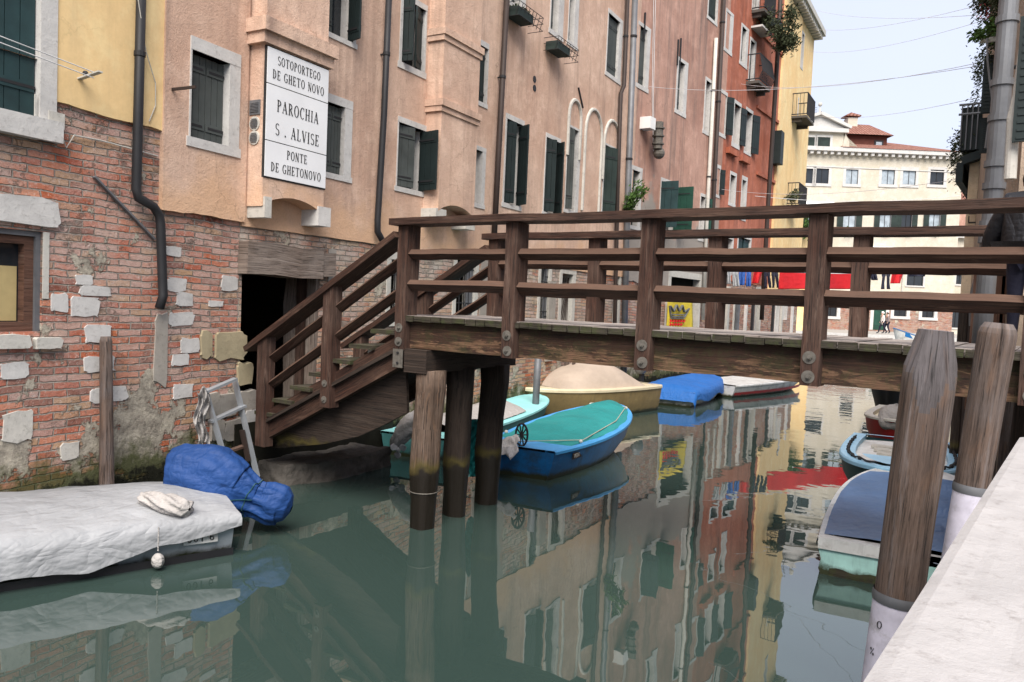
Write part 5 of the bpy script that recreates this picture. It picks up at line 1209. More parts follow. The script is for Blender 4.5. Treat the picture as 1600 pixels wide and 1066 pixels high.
# ------------------------------------------------------------------ far square, quay and the cream palazzo
rgt = (RM @ Vector((1, 0, 0))); rgt.z = 0; rgt.normalize(); fwd = Vector((-rgt.y, rgt.x, 0))
def flat(px, zc, y=500): p = onZC(px, y, zc); return (p.x, p.y)
WP = Wall(flat(1150, 72), flat(1488, 72))
m = MB(); a = Vector((*flat(1100, 56), 0)); 
def qb(mb, zc0, zc1, x0, x1, z0, z1):
    base = [Vector((*flat(800, zc0), 0)) + rgt * x0, Vector((*flat(800, zc0), 0)) + rgt * x1, Vector((*flat(800, zc0), 0)) + rgt * x1 + fwd * (zc1 - zc0), Vector((*flat(800, zc0), 0)) + rgt * x0 + fwd * (zc1 - zc0)]
    prism(mb, base, z0, z1)
qb(m, 56.4, 160, -10, 90, -1, 1.25); struct(m, 'far_quay_pavement', M['paving'])
m = MB(); qb(m, 56, 56.4, -10, 90, -1, 1.27); struct(m, 'far_quay_kerb', M['white'])
pz = thing('cream_palazzo', 'long cream palazzo with a pediment attic and tiled roof, across the water beyond the bridge', 'building', WP.P(8, 1.25))
wr_ = WP.rect; WP_L = WP.len
dark = [(1259, 214, 234, 1273), (1277.5, 214, 234, 1297)]
row2 = [(1250, 263, 286, 1271), (1274.5, 263, 286.5, 1295), (1321.5, 264.5, 287.5, 1341), (1377.5, 265, 288, 1398), (1410.5, 265, 288.5, 1431), (1453.5, 265, 288.5, 1475)]
row3 = [(1317, 333, 355, 1337), (1374, 334, 355.5, 1392), (1408, 334, 355.5, 1425), (1451, 334, 356, 1469), (1262, 333, 355, 1285)]
row4 = [(1365, 388, 412, 1397), (1262, 390, 412, 1300), (1417, 425, 446, 1443), (1325, 425, 446, 1345)]
row5 = [(1397, 478, 494, 1417), (1441, 478, 496, 1460), (1365, 470, 515.5, 1384), (1247, 470, 514, 1258), (1290, 478, 494, 1308)]
O = [wr_(*q) for q in row2 + row3 + row4 + row5]
zCor = WP.uz(1400, 240)[1]; zAt = WP.uz(1290, 207)[1]; zBr = WP.uz(1400, 462)[1]
m = MB(); slab(m, WP, -6, WP_L, zBr, zCor, [o for o in O], off=0, thick=.4); m.build('plaster', M['cream'], pz)
m = MB(); slab(m, WP, -6, WP_L, 1.0, zBr, [o for o in O], off=-.02, thick=.4, side=False); m.build('brickwork', M['brickC'], pz)
m = MB(); m.wbox(WP, -6, WP_L, 1.0, zCor, -14, -.42); m.build('building_body', M['cream'], pz)
for i, q in enumerate(row2): window(WP, pz, wr_(*q), (.25, .25, .25, .25), [], off=0, depth=.12, pane='glassl' if i in (2, 3, 4) else 'glass', sill=True)
for i, q in enumerate(row3):
    r = wr_(*q); window(WP, pz, r, (.12, .12, .12, .12), [('L', 178, 'shutter', .5), ('R', 178, 'shutter', .5)], off=.02, depth=.12, pane='glassl' if i != 2 else 'glass')
for i, q in enumerate(row4): window(WP, pz, wr_(*q), (.12, .12, .12, .12), [], off=0, depth=.15, pane='glass')
for i, q in enumerate(row5):
    dr = i in (2, 3); r = wr_(*q); ww = window(WP, pz, r, (.3, .3, .3, 0 if dr else .25), [('L', 0, 'shutterg', .5), ('R', 0, 'shutterg', .5)] if dr else [], off=.0, depth=.2, pane='black' if dr else 'glass', frame_name='door' if dr else 'window', bars=not dr)
m = MB(); m.wbox(WP, -6, WP_L, zBr, zBr + .25, 0, .12); m.build('string_course', M['white'], pz)
m = MB(); m.wbox(WP, -6, WP_L + .3, zCor - .1, zCor + .25, 0, .55); cn = m.build('cornice', M['white'], pz)
m = MB(); n = 34
for k in range(n): u = -1 + k * (WP_L + 1) / n; m.wbox(WP, u, u + .28, zCor - .38, zCor - .1, 0, .42)
m.build('dentils', M['white'], cn)
m = MB(); m.wbox(WP, -6, WP_L, zCor - 1.5, zCor - 1.42, 0, .05); m.build('string_course', M['white'], pz)
# hip roof
def roofq(mb, pts):
    o = Vector(pts[0]); e = (Vector(pts[1]) - o).normalized(); nn = e.cross(Vector(pts[2]) - o).normalized(); f = nn.cross(e)
    mb.face(pts, [((Vector(p) - o).dot(e), (Vector(p) - o).dot(f)) for p in pts])
m = MB(); ur = WP.uz(1330, 240)[0]
e0, e1 = WP.P(ur - 1, zCor + .25, .6), WP.P(WP_L + .4, zCor + .25, .6); r0, r1 = WP.P(ur - 1, zCor + 2.5, -6.5), WP.P(WP_L - 5.6, zCor + 2.5, -6.5); b1 = WP.P(WP_L + .4, zCor + .25, -14); b0 = WP.P(ur - 1, zCor + .25, -14)
roofq(m, [e0, e1, r1, r0]); roofq(m, [e1, b1, r1]); roofq(m, [b1, b0, r0, r1]); m.build('roof', M['tiles'], pz)
# pediment attic
ua0, ua1 = WP.uz(1225, 220)[0], WP.uz(1318, 220)[0]
dk = [wr_(*q) for q in dark]
m = MB(); slab(m, WP, ua0, ua1, zCor + .25, zAt, dk, off=0, thick=.4); m.build('attic_wall', M['cream'], pz)
m = MB(); m.wbox(WP, ua0, ua1, zCor + .25, zAt, -8, -.42); m.build('attic_body', M['cream'], pz)
for r in dk: window(WP, pz, r, (.22, .22, .2, .2), [('L', 0, 'shutter', .5), ('R', 0, 'shutter', .5)], off=0, depth=.15)
m = MB(); m.wbox(WP, ua0, ua1 + .3, zAt, zAt + .35, -.3, .35); zap = WP.uz(1280, 180)[1]; um = WP.uz(1280, 190)[0]
tri = [(ua0, zAt + .35), (ua1 + .2, zAt + .35), (um, zap)]
m.face([WP.P(a, b, .1) for a, b in tri]); 
for (a, b) in (((ua0 - 0, zAt + .35), (um, zap)), ((um, zap), (ua1 + .5, zAt + .35))): m.beam(WP.P(a[0], a[1] + .12, .1), WP.P(b[0], b[1] + .12, .1), .7, .26)
m.build('pediment', M['white'], pz)
m = MB(); roofq(m, [WP.P(um, zap + .25, .4), WP.P(ua1 + .5, zAt + .6, .4), WP.P(ua1 + .5, zAt + .6, -8), WP.P(um, zap + .25, -8)]); roofq(m, [WP.P(ua0, zAt + .6, .4), WP.P(um, zap + .25, .4), WP.P(um, zap + .25, -8), WP.P(ua0, zAt + .6, -8)]); m.build('attic_roof', M['tiles'], pz)
m = MB(); pts = [WP.P(ua1 + .1, zAt, .1), WP.P(ua1 + .5, zAt - .8, .1), WP.P(ua1 + .55, zAt - 1.6, .1), WP.P(ua1 + 1.6, zCor + .4, .1), WP.P(ua1 - .1, zCor + .25, .1)]
m.face(pts); bk = [p - WP.n * .4 for p in pts]; m.face(bk[::-1]); [m.face([pts[i], pts[(i + 1) % 5], bk[(i + 1) % 5], bk[i]]) for i in range(5)]; m.build('volute', M['cream'], pz)
m = MB(); m.tube([WP.P(um, zap + .2, 0), WP.P(um, zap + .7, 0)], [.12, .05], 8); m.ball(WP.P(um, zap + .95, 0), .2, 8); m.build('finial', M['whited'], pz)
# umber attic room with chimney
ub0, ub1 = WP.uz(1320, 220, -2.5)[0], WP.uz(1386, 220, -2.5)[0]; zt_ = WP.uz(1355, 212, -2.5)[1]
m = MB(); m.wbox(WP, ub0, ub1, zCor, zt_, -8, -2.5); at = m.build('roof_room', M['umber'], pz)
m = MB(); a = WP.rect(1368, 222, 235, 1377, -2.5); m.wbox(WP, a[0] - .15, a[1] + .15, a[2] - .2, a[3] + .15, -2.5, -2.43); m.build('window_frame', M['iron'], at)
m = MB(); m.wbox(WP, a[0], a[1], a[2], a[3], -2.45, -2.41); m.build('pane', M['glassl'], at)
m = MB(); roofq(m, [WP.P(ub0 - .3, zt_, -2), WP.P(ub1 + .4, zt_, -2), WP.P(ub1 - .6, zt_ + 1.65, -5.2), WP.P(ub0 - .3, zt_ + 1.65, -5.2)]); roofq(m, [WP.P(ub1 + .4, zt_, -2), WP.P(ub1 + .4, zt_, -8.5), WP.P(ub1 - .6, zt_ + 1.65, -5.2)]); roofq(m, [WP.P(ub1 + .4, zt_, -8.5), WP.P(ub0 - .3, zt_, -8.5), WP.P(ub0 - .3, zt_ + 1.65, -5.2), WP.P(ub1 - .6, zt_ + 1.65, -5.2)]); m.build('roof', M['tiles'], at)
m = MB(); a = WP.rect(1325, 184, 200, 1340, -4.5); m.wbox(WP, a[0], a[1], a[2] - 1, a[3], -5.5, -4.5); ch = m.build('chimney', M['cream'], at)
m = MB(); m.wbox(WP, a[0] - .25, a[1] + .25, a[3] + .15, a[3] + .25, -5.7, -4.3); c = WP.P((a[0] + a[1]) / 2, a[3] + .65, -5); q = [WP.P(a[0] - .25, a[3] + .25, -4.3), WP.P(a[1] + .25, a[3] + .25, -4.3), WP.P(a[1] + .25, a[3] + .25, -5.7), WP.P(a[0] - .25, a[3] + .25, -5.7)]
for i in range(4): m.face([q[i], q[(i + 1) % 4], c])
for u in (a[0] + .05, a[1] - .15): m.wbox(WP, u, u + .1, a[3], a[3] + .15, -5.4, -4.6)
m.build('chimney_cap', M['tiles'], ch)
for (r, nm) in ((wr_(1252, 314, 325, 1303), 'awning'), (wr_(1362, 385, 389, 1397), 'awning')):
    m = MB(); m.face([WP.P(r[0], r[3], .05), WP.P(r[1], r[3], .05), WP.P(r[1], r[2], .9), WP.P(r[0], r[2], .9)]); m.face([WP.P(r[0], r[2], .9), WP.P(r[1], r[2], .9), WP.P(r[1], r[2] - .18, .9), WP.P(r[0], r[2] - .18, .9)]); m.build(nm, M['white_paint'], pz, solid=.03)
for x in (1325, 1383, 1418, 1461, 1270):
    u, z = WP.uz(x, 360); m = MB(); m.wbox(WP, u - .45, u + .45, z - .1, z + .12, .05, .3); b = m.build('flower_box', M['brownpipe'], pz)
    leaves_mesh('geranium', WP.P(u, z + .05, .25), (.5, .3, .3), 90, .09, M['leaf'], b, droop=.2, seed=x)
m = MB(); m.tube([WP.P(*WP.uz(1412, 415), .08), WP.P(*WP.uz(1408, 460), .08)], .06, 6); m.build('drainpipe', M['whited'], pz)
m = MB(); u, z = WP.uz(1351, 489); m.wbox(WP, u - .3, u + .3, z - .35, z + .4, 0, .08); tag(m.build('notice_board', M['white_paint']), 'small white notice board on the brick wall left of the green palazzo door', 'notice')
m = MB(); 
for k in range(4): u2, z2 = WP.uz(1351, 484 + k * 3.3); m.wbox(WP, u2 - .18, u2 + .18, z2 - .03, z2 + .03, .08, .09)
m.build('printed_lines', M['ink'], bpy.data.objects['notice_board'])
# street-front greenery between the ochre house and the palazzo
leaves_mesh('potted_shrub', onZC(1258, 351, 60), (1.6, 1.2, .9), 700, .16, M['leaf'], None, seed=4)
tag(bpy.data.objects['potted_shrub'], 'bright green shrub on a roof terrace beside the ochre house', 'shrub')
m = MB(); WT = Wall(flat(1235, 61), flat(1262, 61)); m.wbox(WT, -.5, WT.len + .3, 1.2, WT.uz(1255, 356)[1], -5, 0); tt = m.build('terrace_wall', M['yellow2']); tag(tt, 'low ochre terrace wall under the green shrub beside the ochre house', 'wall')
# neighbour house with the pink tiled roof
WN = Wall(flat(1478, 88), flat(1600, 88)); nb = thing('neighbour_house', 'low greyish house with a pink tiled roof, right of the cream palazzo', 'house', WN.P(2, 1.25))
zr = WN.uz(1500, 318)[1]; hN = [WN.rect(1486, 344, 352, 1494), WN.rect(1486, 432, 447, 1500)]
m = MB(); slab(m, WN, -2, 12, 1, zr, hN, thick=.3); m.build('plaster', M['brown'], nb); m = MB(); m.wbox(WN, -2, 12, 1, zr, -8, -.32); m.build('building_body', M['brown'], nb)
for r in hN: window(WN, nb, r, (.2, .2, .2, .2), [], off=0, depth=.1, pane='glassl')
m = MB(); roofq(m, [WN.P(-2, zr, .5), WN.P(12, zr, .5), WN.P(12, zr + 2.2, -4), WN.P(-2, zr + 2.2, -4)]); roofq(m, [WN.P(12, zr, -8.3), WN.P(-2, zr, -8.3), WN.P(-2, zr + 2.2, -4), WN.P(12, zr + 2.2, -4)]); m.build('roof', M['tiles'], nb)
# loggia with balusters, low right
WL = Wall(flat(1480, 74), flat(1530, 74)); lg = thing('low_annex', 'low cream annex with tiled eaves and small balcony, right of the palazzo', 'building', WL.P(1, 1.25))
zl = WL.uz(1495, 372)[1]; m = MB(); slab(m, WL, .3, 4, 1, zl, [WL.rect(1494, 430, 444, 1506), WL.rect(1487, 480, 512, 1500)], thick=.3); m.build('plaster', M['cream'], lg); m = MB(); m.wbox(WL, .3, 4, 1, zl, -6, -.32); m.build('building_body', M['cream'], lg)
for r in ([WL.rect(1494, 430, 444, 1506), WL.rect(1487, 480, 512, 1500)]): window(WL, lg, r, (.15, .15, .15, .15), [], off=0, depth=.1)
m = MB(); m.wbox(WL, 0, 4.2, zl, zl + .3, -.4, .45); m.build('eaves', M['white'], lg); m = MB(); roofq(m, [WL.P(0, zl + .3, .5), WL.P(4.2, zl + .3, .5), WL.P(4.2, zl + 1.3, -3), WL.P(0, zl + 1.3, -3)]); m.build('roof', M['tiles'], lg)

# ------------------------------------------------------------------ people
def skin(name, J, E, mat, parent, sub=2):
    """J: {joint: (pos, radius)}; E: pairs"""
    base = ROOT.get(parent.name, Vector()) if parent else Vector(); ks = list(J); me = bpy.data.meshes.new(name)
    me.from_pydata([tuple(Vector(J[k][0]) - base) for k in ks], [(ks.index(a), ks.index(b)) for a, b in E], [])
    o = bpy.data.objects.new(name, me); COL.objects.link(o); me.materials.append(mat)
    md = o.modifiers.new('skin', 'SKIN'); md.use_smooth_shade = True
    for i, k in enumerate(ks):
        r = J[k][1]; me.skin_vertices[0].data[i].radius = r if isinstance(r, tuple) else (r, r)
    me.skin_vertices[0].data[0].use_root = True
    s = o.modifiers.new('sub', 'SUBSURF'); s.levels = sub; s.render_levels = sub
    if parent: o.parent = parent; ROOT[o.name] = base
    return o
def person(name, label, org, right, front, coat, trousers, h=1.7, stride=.25, coat_len=.9, lean=0.0, arms=None, hairm='hair', hood=False, puff=1.32):
    org = Vector(org); r, f = Vector(right), Vector(front); u = Vector((0, 0, 1)); k = h / 1.7
    P = lambda x, y, z: org + (r * x + f * (y + lean * max(0, z - .9)) + u * z) * k
    root = thing(name, label, 'person', org)
    aL = arms[0] if arms else ((-.21, .0, 1.1), (-.2, .12, .88)); aR = arms[1] if arms else ((.21, -.02, 1.1), (.22, .08, .86))
    J = {'pelvis': (P(0, 0, .93), .13 * k), 'waist': (P(0, 0, 1.1), .11 * k), 'chest': (P(0, 0, 1.3), (.15 * k, .11 * k)), 'neck': (P(0, 0, 1.45), .05 * k), 'head': (P(0, .02, 1.56), (.075 * k, .09 * k)), 'crown': (P(0, .01, 1.64), (.065 * k, .075 * k)),
         'shl': (P(-.17, 0, 1.38), .055 * k), 'shr': (P(.17, 0, 1.38), .055 * k), 'ell': (P(*aL[0]), .042 * k), 'elr': (P(*aR[0]), .042 * k), 'wrl': (P(*aL[1]), .028 * k), 'wrr': (P(*aR[1]), .028 * k),
         'hal': (P(aL[1][0], aL[1][1] + .08, aL[1][2] - .02), .03 * k), 'har': (P(aR[1][0], aR[1][1] + .08, aR[1][2] - .02), .03 * k),
         'hipl': (P(-.09, 0, .88), .09 * k), 'hipr': (P(.09, 0, .88), .09 * k), 'knl': (P(-.09, stride * .6, .5), .06 * k), 'knr': (P(.09, -stride * .2, .49), .06 * k), 'anl': (P(-.09, stride * .9, .09), .038 * k), 'anr': (P(.09, -stride, .12), .038 * k), 'tol': (P(-.09, stride * .9 + .17, .03), .03 * k), 'tor': (P(.09, -stride + .15, .05), .03 * k)}
    E_ = [('pelvis', 'waist'), ('waist', 'chest'), ('chest', 'neck'), ('neck', 'head'), ('head', 'crown'), ('chest', 'shl'), ('chest', 'shr'), ('shl', 'ell'), ('ell', 'wrl'), ('wrl', 'hal'), ('shr', 'elr'), ('elr', 'wrr'), ('wrr', 'har'), ('pelvis', 'hipl'), ('hipl', 'knl'), ('knl', 'anl'), ('anl', 'tol'), ('pelvis', 'hipr'), ('hipr', 'knr'), ('knr', 'anr'), ('anr', 'tor')]
    skin('body', J, E_, M['skin'], root)
    g = puff
    def sub(keys, edges, gr, extra=None):
        d = {q: (J[q][0], tuple(x * gr for x in J[q][1]) if isinstance(J[q][1], tuple) else J[q][1] * gr) for q in keys}
        if extra: d.update(extra)
        return d
    ck = ['waist', 'pelvis', 'chest', 'shl', 'shr', 'ell', 'elr', 'wrl', 'wrr']
    d = sub(ck, None, g); d['hem'] = (P(0, -.01, 1.7 - coat_len - .3 + .2), .17 * k)
    skin('coat', d, [('waist', 'pelvis'), ('pelvis', 'hem'), ('waist', 'chest'), ('chest', 'shl'), ('chest', 'shr'), ('shl', 'ell'), ('ell', 'wrl'), ('shr', 'elr'), ('elr', 'wrr')], coat, root)
    lk = ['pelvis', 'hipl', 'hipr', 'knl', 'knr', 'anl', 'anr', 'tol', 'tor']
    skin('trousers', sub(lk, None, 1.18), [('pelvis', 'hipl'), ('hipl', 'knl'), ('knl', 'anl'), ('anl', 'tol'), ('pelvis', 'hipr'), ('hipr', 'knr'), ('knr', 'anr'), ('anr', 'tor')], trousers, root)
    hp = MB(); hc = P(0, -.015, 1.60); rr = (.115 if hood else .105) * k
    hp.grid(lambda a, b: hc + (r * math.cos(a * 6.283) * math.sin(b * 2.0) * .92 + (f * math.sin(a * 6.283) * math.sin(b * 2.0) - f * .25 * (b > .5) * b) + u * math.cos(b * 2.0) * 1.05) * rr, 16, 10)
    hp.build('hood' if hood else 'hair', coat if hood else M[hairm], root, smooth=True)
    fc = MB()
    for sx in (-.032, .032): fc.ball(P(sx, .098, 1.575), .011 * k, 8)
    fc.build('eyes', M['ink'], root); fc = MB(); fc.ball(P(0, .112, 1.55), .014 * k, 8, (1, 1, 1.5)); fc.build('nose', M['skin'], root)
    for sx in (-.082, .082): fc = MB(); fc.ball(P(sx, .01, 1.56), .02 * k, 8, (.5, 1, 1.4)); fc.build('ear', M['skin'], root)
    return root
zp = 61.5
f1 = Vector((*flat(1380, zp), 1.27)); hp_ = 1.72
person('person', 'person in a long white hooded coat walking past the palazzo door', f1, -fwd, rgt * -1, M['coatw'], M['navy_cloth'], h=1.72, stride=.3, coat_len=.95, lean=.12, hood=True)
f2 = Vector((*flat(1386.5, zp + .5), 1.27))
person('person', 'person in a grey-brown jacket with dark hair, walking behind the white-coated one', f2, -fwd, rgt * -1, M['coatg'], M['navy_cloth'], h=1.68, stride=.22, coat_len=.75, lean=.05)
# person in a black padded jacket leaning on the far rail, mostly outside the frame
pr = Vector((-.17, 7.3, 2.315))
pp_ = person('person', 'child in a black padded jacket leaning over the bridge rail at the right edge', pr, (1, 0, 0), (0, 1, 0), M['jacket'], M['navy_cloth'], h=1.40, stride=.05, coat_len=.75, lean=.15,
       arms=(((-.31, .12, 1.05), (-.37, .42, .88)), ((.36, .16, 1.02), (.34, .42, .86))), puff=2.35)

# ------------------------------------------------------------------ right bank
pl_ = MB()
pl_.abox(-.02, 6, -8, 5.9, -1, 1.0); struct(pl_, 'quay_pavement', M['paving'])
m = MB(); m.abox(-.01, 6, 5.9, 9.0, -1, 1.0); struct(m, 'quay_landing', M['paving'])
pw_ = thing('parapet_wall', 'white marble-topped parapet wall in the lower right foreground', 'parapet', (.1, 1, 1))
e0 = onz(1345, 1066, 2.0); e1 = onz(1592, 684, 2.0); dd = (e1 - e0).normalized(); st = e0 - dd * 2.2; nn = Vector((dd.y, -dd.x, 0))
en = e1 + dd * .06
wpar = .36
m = MB()
ring = []
NX = 40
def capz(t, v): return 2.0 + .0025 * noise.noise(Vector((t * 9, v * 9, 0)))
Lc = (en - st).length
m.grid(lambda u, v: st + dd * (Lc * u) + nn * (wpar * v) + Vector((0, 0, capz(u, v) - 2.0 - .006 * (abs(v - .5) * 2) ** 30)), 60, 16)
for a, b, o in ((st, en, 0), (en, st, 1)):
    s0_ = nn * (wpar * o); m.face([a + s0_ + Vector((0, 0, -.013)), b + s0_ + Vector((0, 0, -.013)), b + s0_ + Vector((0, 0, -.16)), a + s0_ + Vector((0, 0, -.16))])
m.face([en + Vector((0, 0, -.01)), en + nn * wpar + Vector((0, 0, -.01)), en + nn * wpar + Vector((0, 0, -.16)), en + Vector((0, 0, -.16))])
m.face([st + Vector((0, 0, -.16)), en + Vector((0, 0, -.16)), en + nn * wpar + Vector((0, 0, -.16)), st + nn * wpar + Vector((0, 0, -.16))])
m.build('coping', M['marble'], pw_, smooth=False)
m = MB(); a, b = st + nn * .04 + Vector((0, 0, -.16)), en - dd * .04 + nn * .04 + Vector((0, 0, -.16)); c, d = b + nn * (wpar - .08), a + nn * (wpar - .08)
lo = [Vector((p.x, p.y, -1)) for p in (a, b, c, d)]; hi = [a, b, c, d]
for i in range(4): j = (i + 1) % 4; m.face([lo[i], lo[j], hi[j], hi[i]], [((0, 0), (1, 0), (1, 1), (0, 1))[k] for k in range(4)] if False else [(lo[i].y, -1), (lo[j].y, -1), (hi[j].y, 1.84), (hi[i].y, 1.84)])
m.build('brick_base', M['brickB'], pw_)
# mooring poles
def mooring(label, top, bot, r, tipr, split, wrap):
    top, bot = Vector(top), Vector(bot); L = (top - bot).length; ax = (top - bot).normalized()
    t_ = thing('mooring_pole', label, 'mooring pole', (bot.x, bot.y, 0))
    n, kk = 34, 60; sx = ax.cross(Vector((0, 1, 0))).normalized(); sy = sx.cross(ax)
    m = MB(); cut = {}
    def prof(u, v):
        h = L * u; a = v * 6.283; dt = L - h; rr = r * (1 + .03 * noise.noise(Vector((math.cos(a) * 2, math.sin(a) * 2, h * 2))) + .03 * noise.noise(Vector((math.cos(a) * 7, math.sin(a) * 7, h * .8))))
        rr *= .8 + .2 * u; px_, py_ = math.cos(a) * rr, math.sin(a) * rr
        if tipr < 1:                       # axe-cut faces narrowing to the top
            for k in range(6):
                ph_ = k * 1.047 + .3; lim = r * (tipr + (1 - tipr) * min(1.25, dt / (.44 if k == 4 else .27 + .05 * math.sin(k * 2.3))) ** 1.1); dcos = px_ * math.cos(ph_) + py_ * math.sin(ph_)
                if dcos > lim: cut[(round(u * 90), round(v * kk))] = 1; px_ -= (dcos - lim) * math.cos(ph_); py_ -= (dcos - lim) * math.sin(ph_)
        elif dt < .07: k = 1 - (1 - dt / .07) ** 2 * .3; px_ *= k; py_ *= k
        g = 0
        if split:
            da = (a - 4.5 + .12 * math.sin(h * 3)) ; g = math.exp(-(da / .09) ** 2) * .35 * max(0, 1 - dt / .9)
        return bot + ax * h + (sx * px_ + sy * py_) * (1 - g)
    m.grid(prof, 90, kk, lambda u, v: (L * u, v * 6.283 * r)); m.face([prof(1, k / kk) for k in range(kk)])
    o = m.build('shaft', M['greywood'], t_, smooth=True); o.data.materials.append(M['cutwood'])
    for pi_, pg in enumerate(o.data.polygons):
        if pi_ >= 90 * kk or (pi_ // kk, pi_ % kk) in cut: pg.material_index = 1
    if wrap:
        q = MB(); z1 = wrap
        hh = (z1 - bot.z) / ax.z
        q.grid(lambda u, v: bot + ax * (hh * u) + (sx * math.cos(v * 6.283) + sy * math.sin(v * 6.283)) * (r * .955), 2, 32); wr = q.build('paper_wrap', M['paper'], t_, smooth=True)
        q = MB(); q.grid(lambda u, v: bot + ax * (hh - .015 + .05 * u) + (sx * math.cos(v * 6.283) + sy * math.sin(v * 6.283)) * (r * (.98 + .03 * math.sin(u * 3.14))), 4, 32); q.build('tape_band', M['zinc'], t_, smooth=True)
        toC = (EYE - (bot + ax * hh)); toC.z = 0; toC.normalize(); side = Vector((toC.y, -toC.x, 0)) * -1
        for (ch, ang, dz, s_) in ((('O', -.62, -.13, .035), ('%', -.8, -.27, .035)) if tipr < 1 else ()):
            nr = (toC * math.cos(ang) + side * math.sin(ang)).normalized(); c = bot + ax * (hh + dz) + nr * (r * .965)
            lettering(ch, c, ax.cross(nr).normalized(), ax, nr, s_, s_ * .8, wr, M['ink'], thick=.002)
    return t_
pt = onY(1462, 516, 4.15); pb = onY(1402, 950, 4.15); k = (0 - .2 - pb.z) / (pt.z - pb.z); b_ = pb + (pt - pb) * k
mooring('taller weathered mooring pole with an axe-cut pointed top and white paper wrap, nearest the camera', pt, b_, .118, .56, False, onY(1400, 935, 4.15).z)
pt = onY(1561, 505, 5.3); pb = onY(1522, 740, 5.3); k = (-.2 - pb.z) / (pt.z - pb.z); b_ = pb + (pt - pb) * k
mooring('mooring pole with a flat split top, standing behind the pointed one near the parapet end', pt, b_, .1, 1, True, onY(1515, 765, 5.3).z)
# under the bridge at the right bank: piles, pipes and the stone bank
for (px, y, r, mt, tp) in ((1583, 8.6, .1, 'greywood', .0), (1598, 8.2, .09, 'piled', .0), (1546, 9.2, .07, 'brownpipe', 0)):
    p = onY(px, 650, y); m = MB(); m.tube([(p.x, y, -.5), (p.x, y, 1), (p.x + .02, y, 2.0)], r, 14, wob=.1)
    lab = {1583: 'grey wooden pile under the right end of the bridge', 1598: 'dark wooden pile under the bridge at the frame edge', 1546: 'thin brown pile standing between the grey pipes under the bridge'}[px]
    tag(m.build('bridge_pile', M[mt], smooth=True, merge=True), lab, 'pile')
# the house on the right bank
WR = Wall((-.33, 8.9), (-1.02, 14.0)); WR.n = -WR.n
hr = thing('right_house', 'beige house on the right bank with a thick grey drainpipe and dark shutters', 'house', (0, 10, 0))
m = MB(); m.box((2.3, 11.8, 6), (2.6, 0, 0), (0, 2.85, 0), (0, 0, 6.9)); 
for v in m.v:
    if v.x < 0: v.x = -.33 - (v.y - 8.95) * .135
m.build('wall', M['tan'], hr)
def RW(u, z, o=0): return WR.P(u, z, o)
def rpx(px, py, off=0.0): return WR.uz(px, py, off)
# grey drainpipe with sockets
m = MB(); pA, pB = onY(1580, -40, 8.75), onY(1546, 380, 8.75); d = pB - pA; pC = pB + d * 1.0
m.tube([pA, pB, pC], .083, 16); gp = m.build('drainpipe', M['zinc'], hr, smooth=True)
for yy in (30, 128, 183, 255, 290, 350, 375):
    q = pA.lerp(pB, (yy + 40) / 420); dn = d.normalized(); m = MB(); m.tube([q - dn * .03, q + dn * .03], .1, 16); m.build('socket', M['zinc'], gp, smooth=False)
# shutter leaves standing open on the right house
def rleaf(x0, x1, y0, y1, yd, mat, lean=.035, name='shutter'):
    a, b = onY(x0, (y0 + y1) / 2, yd), onY(x1, (y0 + y1) / 2, yd); zt, zb = onY(x0, y0, yd).z, onY(x0, y1, yd).z
    m = MB(); m.box(((a.x + b.x) / 2, yd, (zt + zb) / 2), ((b.x - a.x) / 2, 0, 0), (0, .02, 0), (0, 0, (zt - zb) / 2)); 
    nl = 16
    for k in range(nl): z = zb + (zt - zb) * (k + .5) / nl; m.box(((a.x + b.x) / 2, yd - .022, z), ((b.x - a.x) / 2 - .03, 0, 0), (0, .006, 0), (0, 0, .012))
    return m.build(name, M[mat], hr)
rleaf(1588, 1625, 28, 222, 8.2, 'shutterb')
rleaf(1535, 1553, 88, 178, 13.2, 'shutterb'); rleaf(1545, 1562, 30, 70, 13.4, 'shutter'); rleaf(1532, 1548, 185, 240, 13.3, 'shutterb')
m = MB(); m.abox(*(lambda a, b: (a.x, b.x, 12.8, 14.2, 0, 0))(onY(1543, 20, 12.8), onY(1600, 20, 12.8))) if False else None
m = MB(); pts = [onY(1604, 60, 8.3), onY(1597, 110, 8.3), onY(1592, 150, 8.3), onY(1583, 185, 8.3), onY(1582, 215, 8.3), onY(1578, 280, 8.3)]; m.tube(pts, .05, 12); m.build('drainpipe', M['whited'], hr, smooth=True)
m = MB(); a, b = onY(1532, 64, 12.5), onY(1585, 58, 12.5); m.beam(a, b, .05, .06); m.build('pole_bracket', M['whited'], hr)
for (a, b, r_) in (((1552, 108), (1600, 104), .02), ((1548, 232), (1588, 230), .015), ((1573, 255), (1582, 254), .012)):
    m = MB(); m.tube([onY(*a, 9.5), onY(*b, 9.5)], r_, 6); m.build('iron_bracket', M['iron'], hr)
m = MB(); m.tube([onY(1542, 60, 11), onY(1543, 95, 11), onY(1548, 140, 11), onY(1552, 170, 11)], .012, 6); m.tube([onY(1562, 60, 11), onY(1556, 150, 11), onY(1544, 200, 11), onY(1540, 232, 11)], .016, 6); m.build('cable', M['zinc'], hr)
